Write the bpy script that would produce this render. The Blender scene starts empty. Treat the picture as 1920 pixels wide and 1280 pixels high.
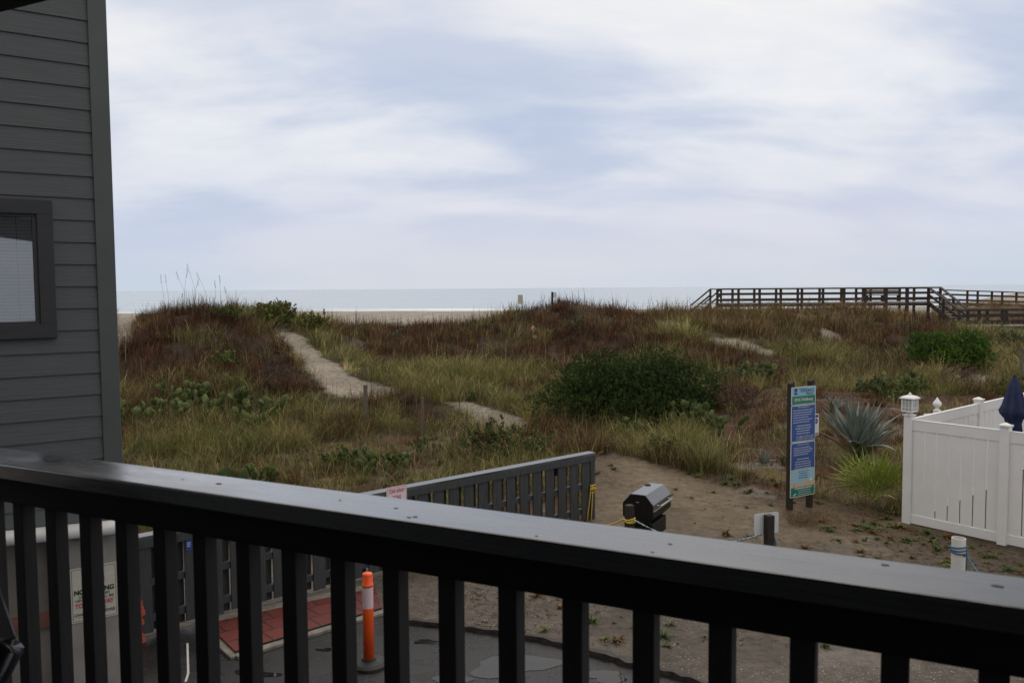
import bpy, math, random
import numpy as np
from mathutils import Vector, Matrix
random.seed(7)
rng = np.random.default_rng(11)
sc = bpy.context.scene
R = math.radians
# ---------------------------------------------------------------- camera
F = 1600.0                       # focal length in photograph pixels (1920 wide)
CAMZ = 4.0
PITCH = math.atan(100 / F); ROLL = math.atan(0.0074)
fw = Vector((0, math.cos(PITCH), -math.sin(PITCH)))
r0 = Vector((1, 0, 0)); u0 = Vector((0, math.sin(PITCH), math.cos(PITCH)))
rt = r0 * math.cos(ROLL) - u0 * math.sin(ROLL)
up = u0 * math.cos(ROLL) + r0 * math.sin(ROLL)
cam_data = bpy.data.cameras.new("camera"); cam = bpy.data.objects.new("camera", cam_data)
sc.collection.objects.link(cam); sc.camera = cam
cam.matrix_world = Matrix(((rt.x, up.x, -fw.x, 0), (rt.y, up.y, -fw.y, 0), (rt.z, up.z, -fw.z, CAMZ), (0, 0, 0, 1)))
cam_data.sensor_width = 36; cam_data.lens = 36 * F / 1920
cam_data.clip_end = 60000; cam_data.clip_start = 0.05
cam_data.dof.use_dof = True; cam_data.dof.focus_distance = 17; cam_data.dof.aperture_fstop = 9
# ---------------------------------------------------------------- world
w = bpy.data.worlds.new("World"); sc.world = w; w.use_nodes = True
nt = w.node_tree; nt.nodes.clear()
def N(t, **k):
    n = nt.nodes.new(t)
    for a, b in k.items(): setattr(n, a, b)
    return n
L = lambda a, b: nt.links.new(a, b)
SUN_EL, SUN_AZ = R(48), R(20)
tc = N('ShaderNodeTexCoord'); sep = N('ShaderNodeSeparateXYZ'); L(tc.outputs['Generated'], sep.inputs[0])
def M_(op, a, b=None, c=None):
    n = N('ShaderNodeMath', operation=op)
    for i, v in enumerate((a, b, c)):
        if v is None: continue
        if isinstance(v, (int, float)): n.inputs[i].default_value = v
        else: L(v, n.inputs[i])
    return n.outputs[0]
zc = M_('MAXIMUM', sep.outputs['Z'], 0.0)
zz = M_('ADD', zc, 0.34)
px_ = M_('DIVIDE', sep.outputs['X'], zz); py_ = M_('DIVIDE', sep.outputs['Y'], zz)
cmb = N('ShaderNodeCombineXYZ'); L(px_, cmb.inputs[0]); L(py_, cmb.inputs[1])
def noise(scale, detail, rough, dist, off, sx=1.0, sy=1.0, rz=0.0):
    mp = N('ShaderNodeMapping'); mp.inputs['Location'].default_value = off; mp.inputs['Scale'].default_value = (sx, sy, 1)
    mp.inputs['Rotation'].default_value = (0, 0, rz)
    L(cmb.outputs[0], mp.inputs[0])
    n = N('ShaderNodeTexNoise'); n.inputs['Scale'].default_value = scale; n.inputs['Detail'].default_value = detail
    n.inputs['Roughness'].default_value = rough; n.inputs['Distortion'].default_value = dist
    L(mp.outputs[0], n.inputs['Vector']); return n.outputs['Fac']
def ramp(fac, *st):
    r = N('ShaderNodeValToRGB'); L(fac, r.inputs[0]); e = r.color_ramp.elements
    r.color_ramp.interpolation = 'EASE'
    while len(e) < len(st): e.new(0.5)
    for q, (p, c) in zip(e, st):
        q.position = p; q.color = (*c, 1) if len(c) == 3 else c
    return r.outputs[0]
def mixc(f, a, b, bt='MIX'):
    m = N('ShaderNodeMix', data_type='RGBA', blend_type=bt)
    if isinstance(f, (int, float)): m.inputs[0].default_value = f
    else: L(f, m.inputs[0])
    for i, v in ((6, a), (7, b)):
        if isinstance(v, tuple): m.inputs[i].default_value = (*v, 1)
        else: L(v, m.inputs[i])
    return m.outputs[2]
sky = N('ShaderNodeTexSky', sky_type='NISHITA', sun_disc=False, sun_elevation=SUN_EL, sun_rotation=SUN_AZ)
sky.air_density = 1.5; sky.dust_density = 3.0
c_low = noise(1.55, 6, .48, .25, (1.9, 6.4, 0), 1.0, 2.0, 0.25)       # big bluish bellies
c_hi = noise(6.5, 8, .60, .5, (7.3, 4.2, 0), 1.0, 2.0, 0.35)          # streaky ripples
belly = ramp(c_low, (0.34, (5.1, 5.9, 7.6)), (0.63, (8.35, 8.5, 8.95)))
rip = ramp(c_hi, (0.30, (0.955, 0.97, 0.985)), (0.70, (1.03, 1.02, 1.01)))
deck = mixc(1.0, belly, rip, 'MULTIPLY')
hz = ramp(zc, (0.0, (6.0, 6.75, 7.8)), (0.08, (5.9, 6.55, 8.1)))
hzf = ramp(zc, (0.0, (1, 1, 1)), (0.20, (0, 0, 0)))
cs = noise(0.5, 6, .6, .2, (1.4, 9.2, 0), 0.9, 0.9)
csr = ramp(cs, (0.42, (1.0, 1.0, 1.0)), (0.62, (1.13, 1.06, 1.0)))
low = mixc(1.0, hz, csr, 'MULTIPLY')
col = mixc(hzf, deck, low)
zf = ramp(zc, (0.17, (0, 0, 0)), (0.60, (1, 1, 1))); col = mixc(zf, col, (10.3, 9.7, 9.0))
fin = mixc(0.97, sky.outputs[0], col)
bg = N('ShaderNodeBackground'); bg.inputs[1].default_value = 0.1
L(fin, bg.inputs[0]); out = N('ShaderNodeOutputWorld'); L(bg.outputs[0], out.inputs[0])
sun_d = bpy.data.lights.new("sun", 'SUN'); sun_d.energy = 0.5; sun_d.angle = R(25); sun_d.color = (1, .95, .88)
sun = bpy.data.objects.new("sun", sun_d); sc.collection.objects.link(sun)
sv = Vector((math.sin(SUN_AZ) * math.cos(SUN_EL), math.cos(SUN_AZ) * math.cos(SUN_EL), math.sin(SUN_EL)))
sun.rotation_euler = (-sv).to_track_quat('-Z', 'Y').to_euler()
sc.view_settings.view_transform = 'Standard'; sc.view_settings.look = 'None'
sc.view_settings.exposure = 0.0; sc.view_settings.gamma = 1.0

# ---------------------------------------------------------------- pixel <-> world helpers (photograph pixels)
CAM = Vector((0, 0, CAMZ))
def ray(px, py): return fw + rt * ((px - 960) / F) - up * ((py - 640) / F)
def atD(px, py, D):
    d = ray(px, py); return CAM + d * (D / d.y)
def onZ(px, py, z=0.0):
    d = ray(px, py); return CAM + d * ((z - CAMZ) / d.z)
def project(P):
    P = np.asarray(P, float) - np.array(CAM)
    dz = P @ np.array(fw); dz = np.where(dz < .05, .05, dz)
    return 960 + F * (P @ np.array(rt)) / dz, 640 - F * (P @ np.array(up)) / dz

# ---------------------------------------------------------------- numpy noise
def _h(ix, iy, s):
    n = (ix.astype(np.int64) * 374761393 + iy.astype(np.int64) * 668265263 + s * 974634777) & 0xffffffff
    n = ((n ^ (n >> 13)) * 1274126177) & 0xffffffff
    return ((n ^ (n >> 16)) & 0xffff) / 65535.0
def vnoise(x, y, s=0):
    ix = np.floor(x); iy = np.floor(y); fx = x - ix; fy = y - iy
    fx = fx * fx * (3 - 2 * fx); fy = fy * fy * (3 - 2 * fy)
    a = _h(ix, iy, s); b = _h(ix + 1, iy, s); c = _h(ix, iy + 1, s); d = _h(ix + 1, iy + 1, s)
    return (a * (1 - fx) + b * fx) * (1 - fy) + (c * (1 - fx) + d * fx) * fy
def fbm(x, y, s=0, o=4):
    v = 0; a = .5
    for i in range(o): v = v + a * (vnoise(x * 2 ** i, y * 2 ** i, s + i) - .5); a *= .5
    return v
def sstep(a, b, x):
    t = np.clip((x - a) / (b - a), 0, 1); return t * t * (3 - 2 * t)
def inpoly(px, py, poly):
    px = np.asarray(px); r = np.zeros(px.shape, bool); n = len(poly)
    for i in range(n):
        x1, y1 = poly[i]; x2, y2 = poly[(i + 1) % n]
        c = ((y1 > py) != (y2 > py)) & (px < (x2 - x1) * (py - y1) / (y2 - y1 + 1e-9) + x1); r ^= c
    return r

# ---------------------------------------------------------------- terrain
CTRL = [(230,860,19.5),(400,860,19.8),(550,880,18.8),(300,790,23),(500,790,23.2),(250,700,25.5),(330,640,27.5),(370,592,30),
 (300,606,30),(262,616,31),(235,626,31),(290,603,30.5),(230,640,29.5),(217,600,36),(450,603,30.5),(474,614,31),(470,650,28.5),(560,720,26),(560,614,33),(590,604,34),
 (520,612,32),(545,635,30.5),(600,680,28),(640,720,26.3),(690,740,25.3),(860,765,24.3),(950,790,23.5),
 (750,690,30),(700,641,35),(640,631,35),(800,640,35.5),(900,628,37),(850,700,28.5),(950,690,30),(750,780,24),
 (1060,568,38),(1000,608,37),(1060,680,31),(1130,586,38),(1150,650,32),(1190,800,22.5),(1350,760,24),(1240,602,39),(1400,645,32),
 (1350,590,42),(1500,585,42),(1560,580,42),(1600,588,43),(1700,606,44),(1780,640,44),(1900,640,44),(1560,640,36),(1500,700,30),
 (1700,700,29),(1800,690,31),(1650,760,23),(1500,760,22.5),(1850,715,27),(1400,850,19),(1600,850,19),(1250,880,17),(1150,860,17.6)]
pts = []
for a in CTRL:
    p = atD(*a); pts.append((p.x, p.y, p.z))
for x in range(-40, 41, 8):
    for y in (-6, 2, 8, 13): pts.append((x, y, 0.0))
for x in (-30, -20, 20, 30):
    pts.append((x, 19, .2)); pts.append((x, 26, 1.0))
for x in (-44, -34, -24, -17): pts.append((x, 33, 2.4)); pts.append((x, 40, 2.2))
for x in (26, 34, 44): pts.append((x, 33, 1.2))
for x in (-40, -25, -14, -4, 6): pts.append((x, 46, 1.7)); pts.append((x, 54, 1.3))
for x in (14, 22): pts.append((x, 50, 1.0)); pts.append((x, 57, .75))
for x in (29, 35, 41): pts.append((x, 50, .45)); pts.append((x, 57, .35))
pts = np.array(pts)
def tps_k(r2): return 0.5 * r2 * np.log(r2 + 1e-9)
nC = len(pts)
K = tps_k(((pts[:, None, :2] - pts[None, :, :2]) ** 2).sum(-1)) + np.eye(nC) * .6
Pm = np.c_[np.ones(nC), pts[:, :2]]
A = np.zeros((nC + 3, nC + 3)); A[:nC, :nC] = K; A[:nC, nC:] = Pm; A[nC:, :nC] = Pm.T
sol = np.linalg.solve(A, np.r_[pts[:, 2], 0, 0, 0])
BEACH_R = 1.45
def height(x, y):
    x = np.asarray(x, float).ravel(); y = np.asarray(y, float).ravel()
    z = np.empty(len(x))
    for i in range(0, len(x), 20000):
        xs = x[i:i+20000]; ys = y[i:i+20000]
        xc = np.clip(xs, -40, 42); yc = np.clip(ys, -6, 57)
        r2 = (xc[:, None] - pts[None, :, 0]) ** 2 + (yc[:, None] - pts[None, :, 1]) ** 2
        z[i:i+20000] = tps_k(r2) @ sol[:nC] + sol[nC] + sol[nC+1] * xc + sol[nC+2] * yc
    k = sstep(12.5, 16.5, y)
    z = z * k
    near = (1 - sstep(48, 54, y))
    z = z + (fbm(x * .45, y * .45, 3, 4) * .62 * sstep(17, 23, y) + fbm(x * 1.5, y * 1.5, 9, 4) * .24 * sstep(13, 17, y)) * near
    # beach: upper berm, then the wet slope under the sea
    b = 1.05 + fbm(x * .03, y * .06, 21, 4) * .8 + fbm(x * .3, y * .3, 22, 3) * .15
    berm = 1.38 * np.exp(-((y - 92) / 11) ** 2) * (0.28 + .4 * fbm(x * .02 + 5, y * .01, 5, 3))
    b = b + berm
    b = b + 2.1 * np.exp(-(((x - 62) / 9) ** 2 + ((y - 98) / 7) ** 2)) + 1.25 * np.exp(-(((x - 40) / 7) ** 2 + ((y - 70) / 5) ** 2))
    b = b - sstep(100, 215, y) * 3.4
    k2 = sstep(50, 60, y)
    z = z * (1 - k2) + b * k2
    z = np.where(y > 215, z - (y - 215) * .01, z)
    return z
_gx0, _gy0, _gs = -34.0, 8.0, .2
_HX, _HY = np.meshgrid(np.arange(_gx0, 54, _gs), np.arange(_gy0, 74, _gs)); _HG = height(_HX, _HY).reshape(_HX.shape)
def fheight(x, y):
    fx = np.clip((np.asarray(x, float) - _gx0) / _gs, 0, _HG.shape[1] - 1.01); fy = np.clip((np.asarray(y, float) - _gy0) / _gs, 0, _HG.shape[0] - 1.01)
    i = fx.astype(int); j = fy.astype(int); u = fx - i; v = fy - j
    return (_HG[j, i] * (1 - u) + _HG[j, i + 1] * u) * (1 - v) + (_HG[j + 1, i] * (1 - u) + _HG[j + 1, i + 1] * u) * v
def hz1(x, y): return float(height([x], [y])[0])
def hit(px, py, lo=12.0, hi=58.0):
    """where the line of sight through this pixel first meets the terrain"""
    d = ray(px, py); ys = np.arange(lo, hi, .1)
    X = d.x / d.y * ys; Z = CAMZ + d.z / d.y * ys
    H = height(X, ys); i = np.argmax(H >= Z)
    if not (H >= Z).any(): i = int(np.argmin(Z - H))
    return Vector((X[i], ys[i], H[i]))

# vegetation zones, drawn as the photograph shows them and laid on the terrain
Z_SANDPATH = [[(505,606),(535,612),(575,640),(615,672),(650,700),(700,716),(745,735),(700,748),(625,742),(598,716),(575,690),(548,655),(520,630)],
 [(830,756),(880,755),(925,772),(978,785),(990,802),(950,812),(905,806),(868,778)],
 [(1222,598),(1258,610),(1264,618),(1240,616)],[(1335,631),(1390,637),(1462,657),(1440,664),(1375,651),(1335,640)],
 [(1535,612),(1580,628),(1588,642),(1552,640)],[(1740,722),(1800,702),(1872,706),(1880,718),(1800,726)],
 [(215,590),(262,596),(245,640),(215,655)]]
Z_SAND = [(1105,856),(1150,850),(1200,860),(1235,872),(1290,884),(1330,905),(1400,925),(1450,950),(1480,985),(1560,1000),(1700,1040),(1700,1500),(500,1500),(560,1090),(700,1080),(1085,985),(1108,985)]
Z_WEED = [(1290,884),(1380,890),(1460,935),(1560,940),(1700,970),(1940,1040),(1940,1200),(1700,1110),(1560,1030),(1440,960),(1330,905)]
Z_BROWN = [[(215,612),(300,570),(350,560),(440,578),(500,640),(560,690),(612,745),(560,768),(490,742),(470,720),(380,700),(215,735)],
 [(612,600),(900,590),(980,585),(1050,560),(1130,575),(1215,600),(1260,660),(1120,690),(930,690),(900,680),(750,695),(640,650)],
 [(1250,640),(1330,655),(1450,672),(1510,705),(1470,730),(1380,715),(1290,690)],[(640,730),(760,745),(860,790),(820,800),(700,760),(620,755)],
 [(1520,620),(1780,600),(1800,660),(1600,665)],
 [(1000,800),(1110,790),(1120,850),(1000,860),(960,830)],[(1300,720),(1400,730),(1450,800),(1420,830),(1360,780)]]
Z_TAN = [(1120,560),(1560,550),(1720,570),(1780,620),(1600,640),(1500,650),(1330,625),(1230,600)]
Z_LITTER = [[(1290,850),(1360,770),(1440,730),(1560,735),(1700,740),(1940,740),(1940,1000),(1700,960),(1560,930),(1460,930),(1380,890)],
 [(215,850),(330,862),(500,850),(600,825),(760,815),(900,830),(1010,860),(1105,858),(1105,1000),(215,1000)]]
def zones(x, y, z):
    px, py = project(np.c_[x, y, z])
    jx = fbm(np.asarray(x) * .9, np.asarray(y) * .9, 40, 3); jy = fbm(np.asarray(x) * .9, np.asarray(y) * .9, 50, 3)
    amp = np.clip(700 / np.maximum(y, 5), 12, 60)
    qx = px + jx * amp * 1.6; qy = py + jy * amp * .7
    t = np.zeros(len(px), int)                       # 0 green dune grass
    t[inpoly(qx, qy, Z_TAN)] = 2
    for q in Z_BROWN: t[inpoly(qx, qy, q)] = 1
    for q in Z_LITTER: t[inpoly(qx, qy, q)] = 3
    t[inpoly(qx, qy, Z_WEED)] = 4
    t[inpoly(px + jx * 18, py + jy * 10, Z_SAND)] = 5
    for q in Z_SANDPATH: t[inpoly(px + jx * 34, py + jy * 14, q)] = 6
    t[(y < 12.5) & (px < 1500)] = 5
    t[(y < 12.5) & (px >= 1500)] = 4
    t[y < 9.0] = 5
    t[y > 49] = 7
    t[(y > 49) & (y < 59) & (np.asarray(x) > 12)] = 2
    t[(y > 49) & (y < 80) & (np.asarray(x) > 24)] = 2
    return t

# ---------------------------------------------------------------- mesh helpers
def link(o): sc.collection.objects.link(o); return o
class MB:
    def __init__(s): s.v = []; s.f = []; s.uv = None
    def add(s, vs, fs):
        b = len(s.v); s.v += [tuple(v) for v in vs]; s.f += [tuple(b + i for i in f) for f in fs]; return s
    def box(s, c, d, rz=0.0, M=None):
        hx, hy, hz_ = d[0] / 2, d[1] / 2, d[2] / 2; cr, sr = math.cos(rz), math.sin(rz); vs = []
        for z in (-hz_, hz_):
            for x, y in ((-hx, -hy), (hx, -hy), (hx, hy), (-hx, hy)):
                v = Vector((x * cr - y * sr + c[0], x * sr + y * cr + c[1], z + c[2])); vs.append(M @ v if M else v)
        return s.add(vs, [(0,3,2,1),(4,5,6,7),(0,1,5,4),(1,2,6,5),(2,3,7,6),(3,0,4,7)])
    def bar(s, a, b, wd, ht, up_=Vector((0, 0, 1))):
        a = Vector(a); b = Vector(b); d = (b - a).normalized()
        sd = d.cross(up_)
        if sd.length < 1e-4: sd = d.cross(Vector((1, 0, 0)))
        sd.normalize(); u = sd.cross(d).normalized(); vs = []
        for p in (a, b):
            for i, j in ((-1, -1), (1, -1), (1, 1), (-1, 1)): vs.append(p + sd * (wd / 2 * i) + u * (ht / 2 * j))
        return s.add(vs, [(0,1,2,3),(7,6,5,4),(0,4,5,1),(1,5,6,2),(2,6,7,3),(3,7,4,0)])
    def tube(s, P, r, n=8, closed_ends=True):
        P = [Vector(p) for p in P]; rr = r if isinstance(r, (list, tuple)) else [r] * len(P); b = len(s.v)
        t = (P[1] - P[0]).normalized(); ref = Vector((0, 0, 1)) if abs(t.z) < .9 else Vector((1, 0, 0))
        for i, p in enumerate(P):
            t = (P[min(i + 1, len(P) - 1)] - P[max(i - 1, 0)]).normalized()
            x = t.cross(ref).normalized(); y = x.cross(t).normalized()
            for k in range(n):
                a = 2 * math.pi * k / n; s.v.append(tuple(p + (x * math.cos(a) + y * math.sin(a)) * rr[i]))
        for i in range(len(P) - 1):
            for k in range(n): s.f.append((b + i*n + k, b + i*n + (k+1) % n, b + (i+1)*n + (k+1) % n, b + (i+1)*n + k))
        if closed_ends:
            s.f.append(tuple(b + k for k in range(n))[::-1]); s.f.append(tuple(b + (len(P)-1)*n + k for k in range(n)))
        return s
    def lathe(s, c, prof, n=20, closed=True):
        b = len(s.v)
        for r_, z in prof:
            for k in range(n):
                a = 2 * math.pi * (k + .5) / n; s.v.append((c[0] + r_ * math.cos(a), c[1] + r_ * math.sin(a), c[2] + z))
        for i in range(len(prof) - 1):
            for k in range(n): s.f.append((b + i*n + k, b + i*n + (k+1) % n, b + (i+1)*n + (k+1) % n, b + (i+1)*n + k))
        if closed:
            s.f.append(tuple(b + k for k in range(n))[::-1]); s.f.append(tuple(b + (len(prof)-1)*n + k for k in range(n)))
        return s
    def prism(s, poly, z0, z1):
        n = len(poly); b = len(s.v)
        s.v += [(p[0], p[1], z0) for p in poly] + [(p[0], p[1], z1) for p in poly]
        s.f += [tuple(b + i for i in range(n))[::-1], tuple(b + n + i for i in range(n))]
        s.f += [(b + i, b + (i+1) % n, b + n + (i+1) % n, b + n + i) for i in range(n)]; return s
    def ellipsoid(s, c, ax, n=12, m=7, disp=0):
        """ax: three axis vectors"""
        b = len(s.v); ax = [Vector(a) for a in ax]; c = Vector(c)
        for i in range(m + 1):
            th = math.pi * i / m
            for k in range(n):
                ph = 2 * math.pi * k / n
                s.v.append(tuple(c + ax[0] * (math.sin(th) * math.cos(ph)) + ax[1] * (math.sin(th) * math.sin(ph)) + ax[2] * math.cos(th)))
        for i in range(m):
            for k in range(n): s.f.append((b + i*n + k, b + (i+1)*n + k, b + (i+1)*n + (k+1) % n, b + i*n + (k+1) % n))
        return s
    def build(s, name, m, parent=None, org=(0, 0, 0), smooth=False, bevel=0.0):
        me = bpy.data.meshes.new(name); o_ = Vector(org)
        me.from_pydata([(v[0] - o_.x, v[1] - o_.y, v[2] - o_.z) for v in s.v], [], s.f); me.update()
        if m: me.materials.append(m)
        if smooth: me.shade_smooth()
        o = link(bpy.data.objects.new(name, me))
        if parent: o.parent = parent
        else: o.location = o_
        if bevel:
            md = o.modifiers.new("bevel", 'BEVEL'); md.width = bevel; md.segments = 2; md.limit_method = 'ANGLE'
        return o
def tag(o, label=None, cat=None, group=None, kind=None):
    if label: o['label'] = label
    if cat: o['category'] = cat
    if group: o['group'] = group
    if kind: o['kind'] = kind
    return o
def root(name, loc, label, cat, group=None, rz=0.0):
    o = link(bpy.data.objects.new(name, None)); o.location = loc; o.rotation_euler = (0, 0, rz); o.empty_display_size = .1
    return tag(o, label, cat, group)
def big_mesh(name, V, quads, tris, m, cols=None, parent=None, org=None, smooth=False):
    """fast mesh from numpy arrays; cols = per-vertex colour of the plant itself"""
    me = bpy.data.meshes.new(name); V = np.asarray(V, np.float32)
    if org is not None: V = V - np.array(org, np.float32)
    nq = len(quads) if quads is not None else 0; ntr = len(tris) if tris is not None else 0
    me.vertices.add(len(V)); me.vertices.foreach_set('co', V.ravel())
    idx = []; ls = []
    if nq: idx.append(np.asarray(quads, np.int32).ravel()); ls.append(np.arange(nq) * 4)
    if ntr: idx.append(np.asarray(tris, np.int32).ravel()); ls.append(np.arange(ntr) * 3 + nq * 4)
    idx = np.concatenate(idx); me.loops.add(len(idx)); me.loops.foreach_set('vertex_index', idx)
    ls = np.concatenate(ls).astype(np.int32)
    me.polygons.add(nq + ntr); me.polygons.foreach_set('loop_start', ls)
    me.update(calc_edges=True)
    if cols is not None:
        ca = me.color_attributes.new('Col', 'FLOAT_COLOR', 'POINT')
        c4 = np.ones((len(V), 4), np.float32); c4[:, :cols.shape[1]] = cols; ca.data.foreach_set('color', c4.ravel())
    if smooth: me.shade_smooth()
    me.materials.append(m); o = link(bpy.data.objects.new(name, me))
    if parent: o.parent = parent
    elif org is not None: o.location = org
    return o

# ---------------------------------------------------------------- materials
def mat(name, c1, c2=None, scale=8.0, rough=.6, rough2=None, bump=0.0, bscale=None, stretch=(1, 1, 1), metal=0.0, spec=.5, detail=5, coat=0.0, ramp_=(.35, .65), attr=False, trans=0.0, ior=1.5, alpha=None, sub=0):
    m = bpy.data.materials.new(name); m.use_nodes = True; t = m.node_tree; b = t.nodes['Principled BSDF']
    def lk(a, c): t.links.new(a, c)
    b.inputs['Roughness'].default_value = rough; b.inputs['Metallic'].default_value = metal
    b.inputs['Specular IOR Level'].default_value = spec; b.inputs['Coat Weight'].default_value = coat; b.inputs['IOR'].default_value = ior
    b.inputs['Transmission Weight'].default_value = trans
    tcn = t.nodes.new('ShaderNodeTexCoord'); mp = t.nodes.new('ShaderNodeMapping'); mp.inputs['Scale'].default_value = stretch
    lk(tcn.outputs['Object'], mp.inputs[0])
    nz = t.nodes.new('ShaderNodeTexNoise'); nz.inputs['Scale'].default_value = scale; nz.inputs['Detail'].default_value = detail; nz.inputs['Roughness'].default_value = .6
    lk(mp.outputs[0], nz.inputs['Vector'])
    if attr:
        a = t.nodes.new('ShaderNodeAttribute'); a.attribute_name = 'Col'
        lk(a.outputs['Color'], b.inputs['Base Color'])
    else:
        r = t.nodes.new('ShaderNodeValToRGB'); lk(nz.outputs['Fac'], r.inputs[0]); c2 = c2 or c1
        r.color_ramp.elements[0].position = ramp_[0]; r.color_ramp.elements[1].position = ramp_[1]
        r.color_ramp.elements[0].color = (*c1, 1); r.color_ramp.elements[1].color = (*c2, 1)
        lk(r.outputs[0], b.inputs['Base Color'])
    if rough2 is not None:
        mr = t.nodes.new('ShaderNodeMapRange'); lk(nz.outputs['Fac'], mr.inputs[0]); mr.inputs[1].default_value = .35; mr.inputs[2].default_value = .65
        mr.inputs[3].default_value = rough; mr.inputs[4].default_value = rough2; lk(mr.outputs[0], b.inputs['Roughness'])
    if bump:
        n2 = nz
        if bscale:
            n2 = t.nodes.new('ShaderNodeTexNoise'); n2.inputs['Scale'].default_value = bscale; n2.inputs['Detail'].default_value = 6; lk(mp.outputs[0], n2.inputs['Vector'])
        bp = t.nodes.new('ShaderNodeBump'); bp.inputs['Strength'].default_value = 1; bp.inputs['Distance'].default_value = bump
        lk(n2.outputs['Fac'], bp.inputs['Height']); lk(bp.outputs[0], b.inputs['Normal'])
    return m
M_rail = mat('railing_paint', (.005,.005,.0055), (.010,.010,.011), 3, .6, .75, spec=.25, bump=.0006, bscale=14, stretch=(1, 14, 14))
M_balu = mat('baluster_paint', (.022,.022,.023), (.034,.034,.036), 5, .6, .75, spec=.3, bump=.0008, bscale=10, stretch=(12, 12, 1))
M_siding = mat('siding_paint', (.088,.098,.101), (.108,.118,.122), 6, .62, bump=.0022, bscale=9, stretch=(.5, 3, 16))
M_trim = mat('trim_paint', (.082,.093,.090), (.096,.106,.104), 4, .5, bump=.0004, bscale=30)
M_wintrim = mat('window_trim_paint', (.032,.032,.036), (.042,.042,.047), 5, .5, .62, bump=.0008, bscale=12, stretch=(1, 3, 5))
M_beige = mat('stucco_painted', (.24,.225,.20), (.32,.305,.28), 3, .75, bump=.001, bscale=60)
M_recess = mat('stucco_darker', (.17,.155,.135), (.23,.21,.185), 3, .8, bump=.001, bscale=60)  # darker tone of the stucco, for the lower wall beside the pier
M_white = mat('vinyl_white', (.75,.745,.73), (.81,.805,.79), 1.5, .42, .5)
M_pvc = mat('pvc_pipe', (.62,.61,.58), (.74,.73,.70), 7, .4)
M_fence = mat('fence_paint', (.034,.037,.040), (.056,.060,.064), 4, .65, bump=.0012, bscale=9, stretch=(9, 9, 1))
M_wood = mat('weathered_wood', (.075,.06,.045), (.17,.145,.115), 9, .85, bump=.004, bscale=12, stretch=(6, 6, 1))
M_post = mat('dark_wood', (.012,.009,.006), (.032,.023,.015), 9, .8, bump=.003, bscale=12, stretch=(8, 8, 1))
M_bw = mat('boardwalk_wood', (.020,.013,.010), (.045,.029,.022), 3, .8)
M_bwl = mat('boardwalk_wood_pale', (.10,.072,.052), (.16,.12,.085), 3, .8)
M_bwdeck = mat('boardwalk_planks', (.16,.145,.13), (.30,.28,.26), 3, .6)
M_log = mat('wet_timber', (.012,.009,.008), (.045,.034,.027), 5, .5, .8, bump=.008, bscale=8, stretch=(1, 5, 5))
M_orange = mat('delineator_plastic', (1.0,.10,.014), (1.0,.14,.022), 6, .35)
M_reflect = mat('reflective_sleeve', (.68,.50,.52), (.80,.62,.64), 60, .3)
M_rubber = mat('black_rubber', (.012,.012,.012), (.03,.03,.03), 6, .45, .7)
M_grill = mat('grill_enamel', (.006,.005,.005), (.010,.008,.008), 8, .4, .5, spec=.3)
M_grilltop = mat('grill_lid_enamel', (.03,.03,.032), (.045,.045,.047), 8, .27, .36, coat=.6, spec=.9)
M_steel = mat('galvanised_steel', (.35,.36,.36), (.45,.46,.46), 8, .4, metal=.6)
M_alu = mat('sign_back_aluminium', (.60,.61,.62), (.68,.69,.70), 4, .6)
M_yellow = mat('yellow_rope', (.62,.42,.03), (.75,.55,.08), 90, .6)
M_green = mat('green_rope', (.03,.12,.14), (.42,.50,.52), 28, .7, ramp_=(.48,.52))
M_bluer = mat('blue_rope', (.02,.07,.14), (.06,.16,.26), 40, .7)
M_navy = mat('navy_canvas', (.004,.010,.045), (.007,.016,.065), 7, .75, bump=.002)
M_cactus = mat('cactus_pad', (.036,.056,.014), (.078,.105,.028), 9, .65, spec=.25, bump=.003, bscale=60)
M_cactus2 = mat('cactus_pad_pale', (.085,.115,.034), (.15,.18,.06), 9, .65, spec=.25, bump=.003, bscale=60)
M_agave = mat('agave_leaf', (.095,.125,.105), (.19,.23,.195), 4, .45, stretch=(1, 1, .3))
M_agave_dry = mat('agave_leaf_dry', (.25,.17,.10), (.34,.25,.16), 8, .8)
M_palm = mat('palmetto_leaf', (.17,.24,.03), (.33,.38,.07), 3, .45)
M_leaf = mat('plant_attr', (0,0,0), attr=True, rough=.72, spec=.25)
M_bark = mat('bark', (.05,.035,.025), (.10,.075,.055), 12, .9, bump=.01)
M_glass = None
def glass_mat():
    m = bpy.data.materials.new('window_glass'); m.use_nodes = True; t = m.node_tree; t.nodes.clear()
    g = t.nodes.new('ShaderNodeBsdfGlossy'); g.inputs['Roughness'].default_value = .02
    tr = t.nodes.new('ShaderNodeBsdfTransparent'); tr.inputs[0].default_value = (.95,.97,.97,1)
    fr = t.nodes.new('ShaderNodeFresnel'); fr.inputs[0].default_value = 3.0
    ad = t.nodes.new('ShaderNodeMixShader'); o = t.nodes.new('ShaderNodeOutputMaterial')
    t.links.new(fr.outputs[0], ad.inputs[0]); t.links.new(tr.outputs[0], ad.inputs[1]); t.links.new(g.outputs[0], ad.inputs[2]); t.links.new(ad.outputs[0], o.inputs[0]); return m
M_glass = glass_mat()
M_blind = mat('blind_slats', (.88,.89,.89), (.92,.93,.93), 3, .5)
M_dark = mat('dark_room', (.02,.02,.02), (.03,.03,.03), 3, .9)
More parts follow.
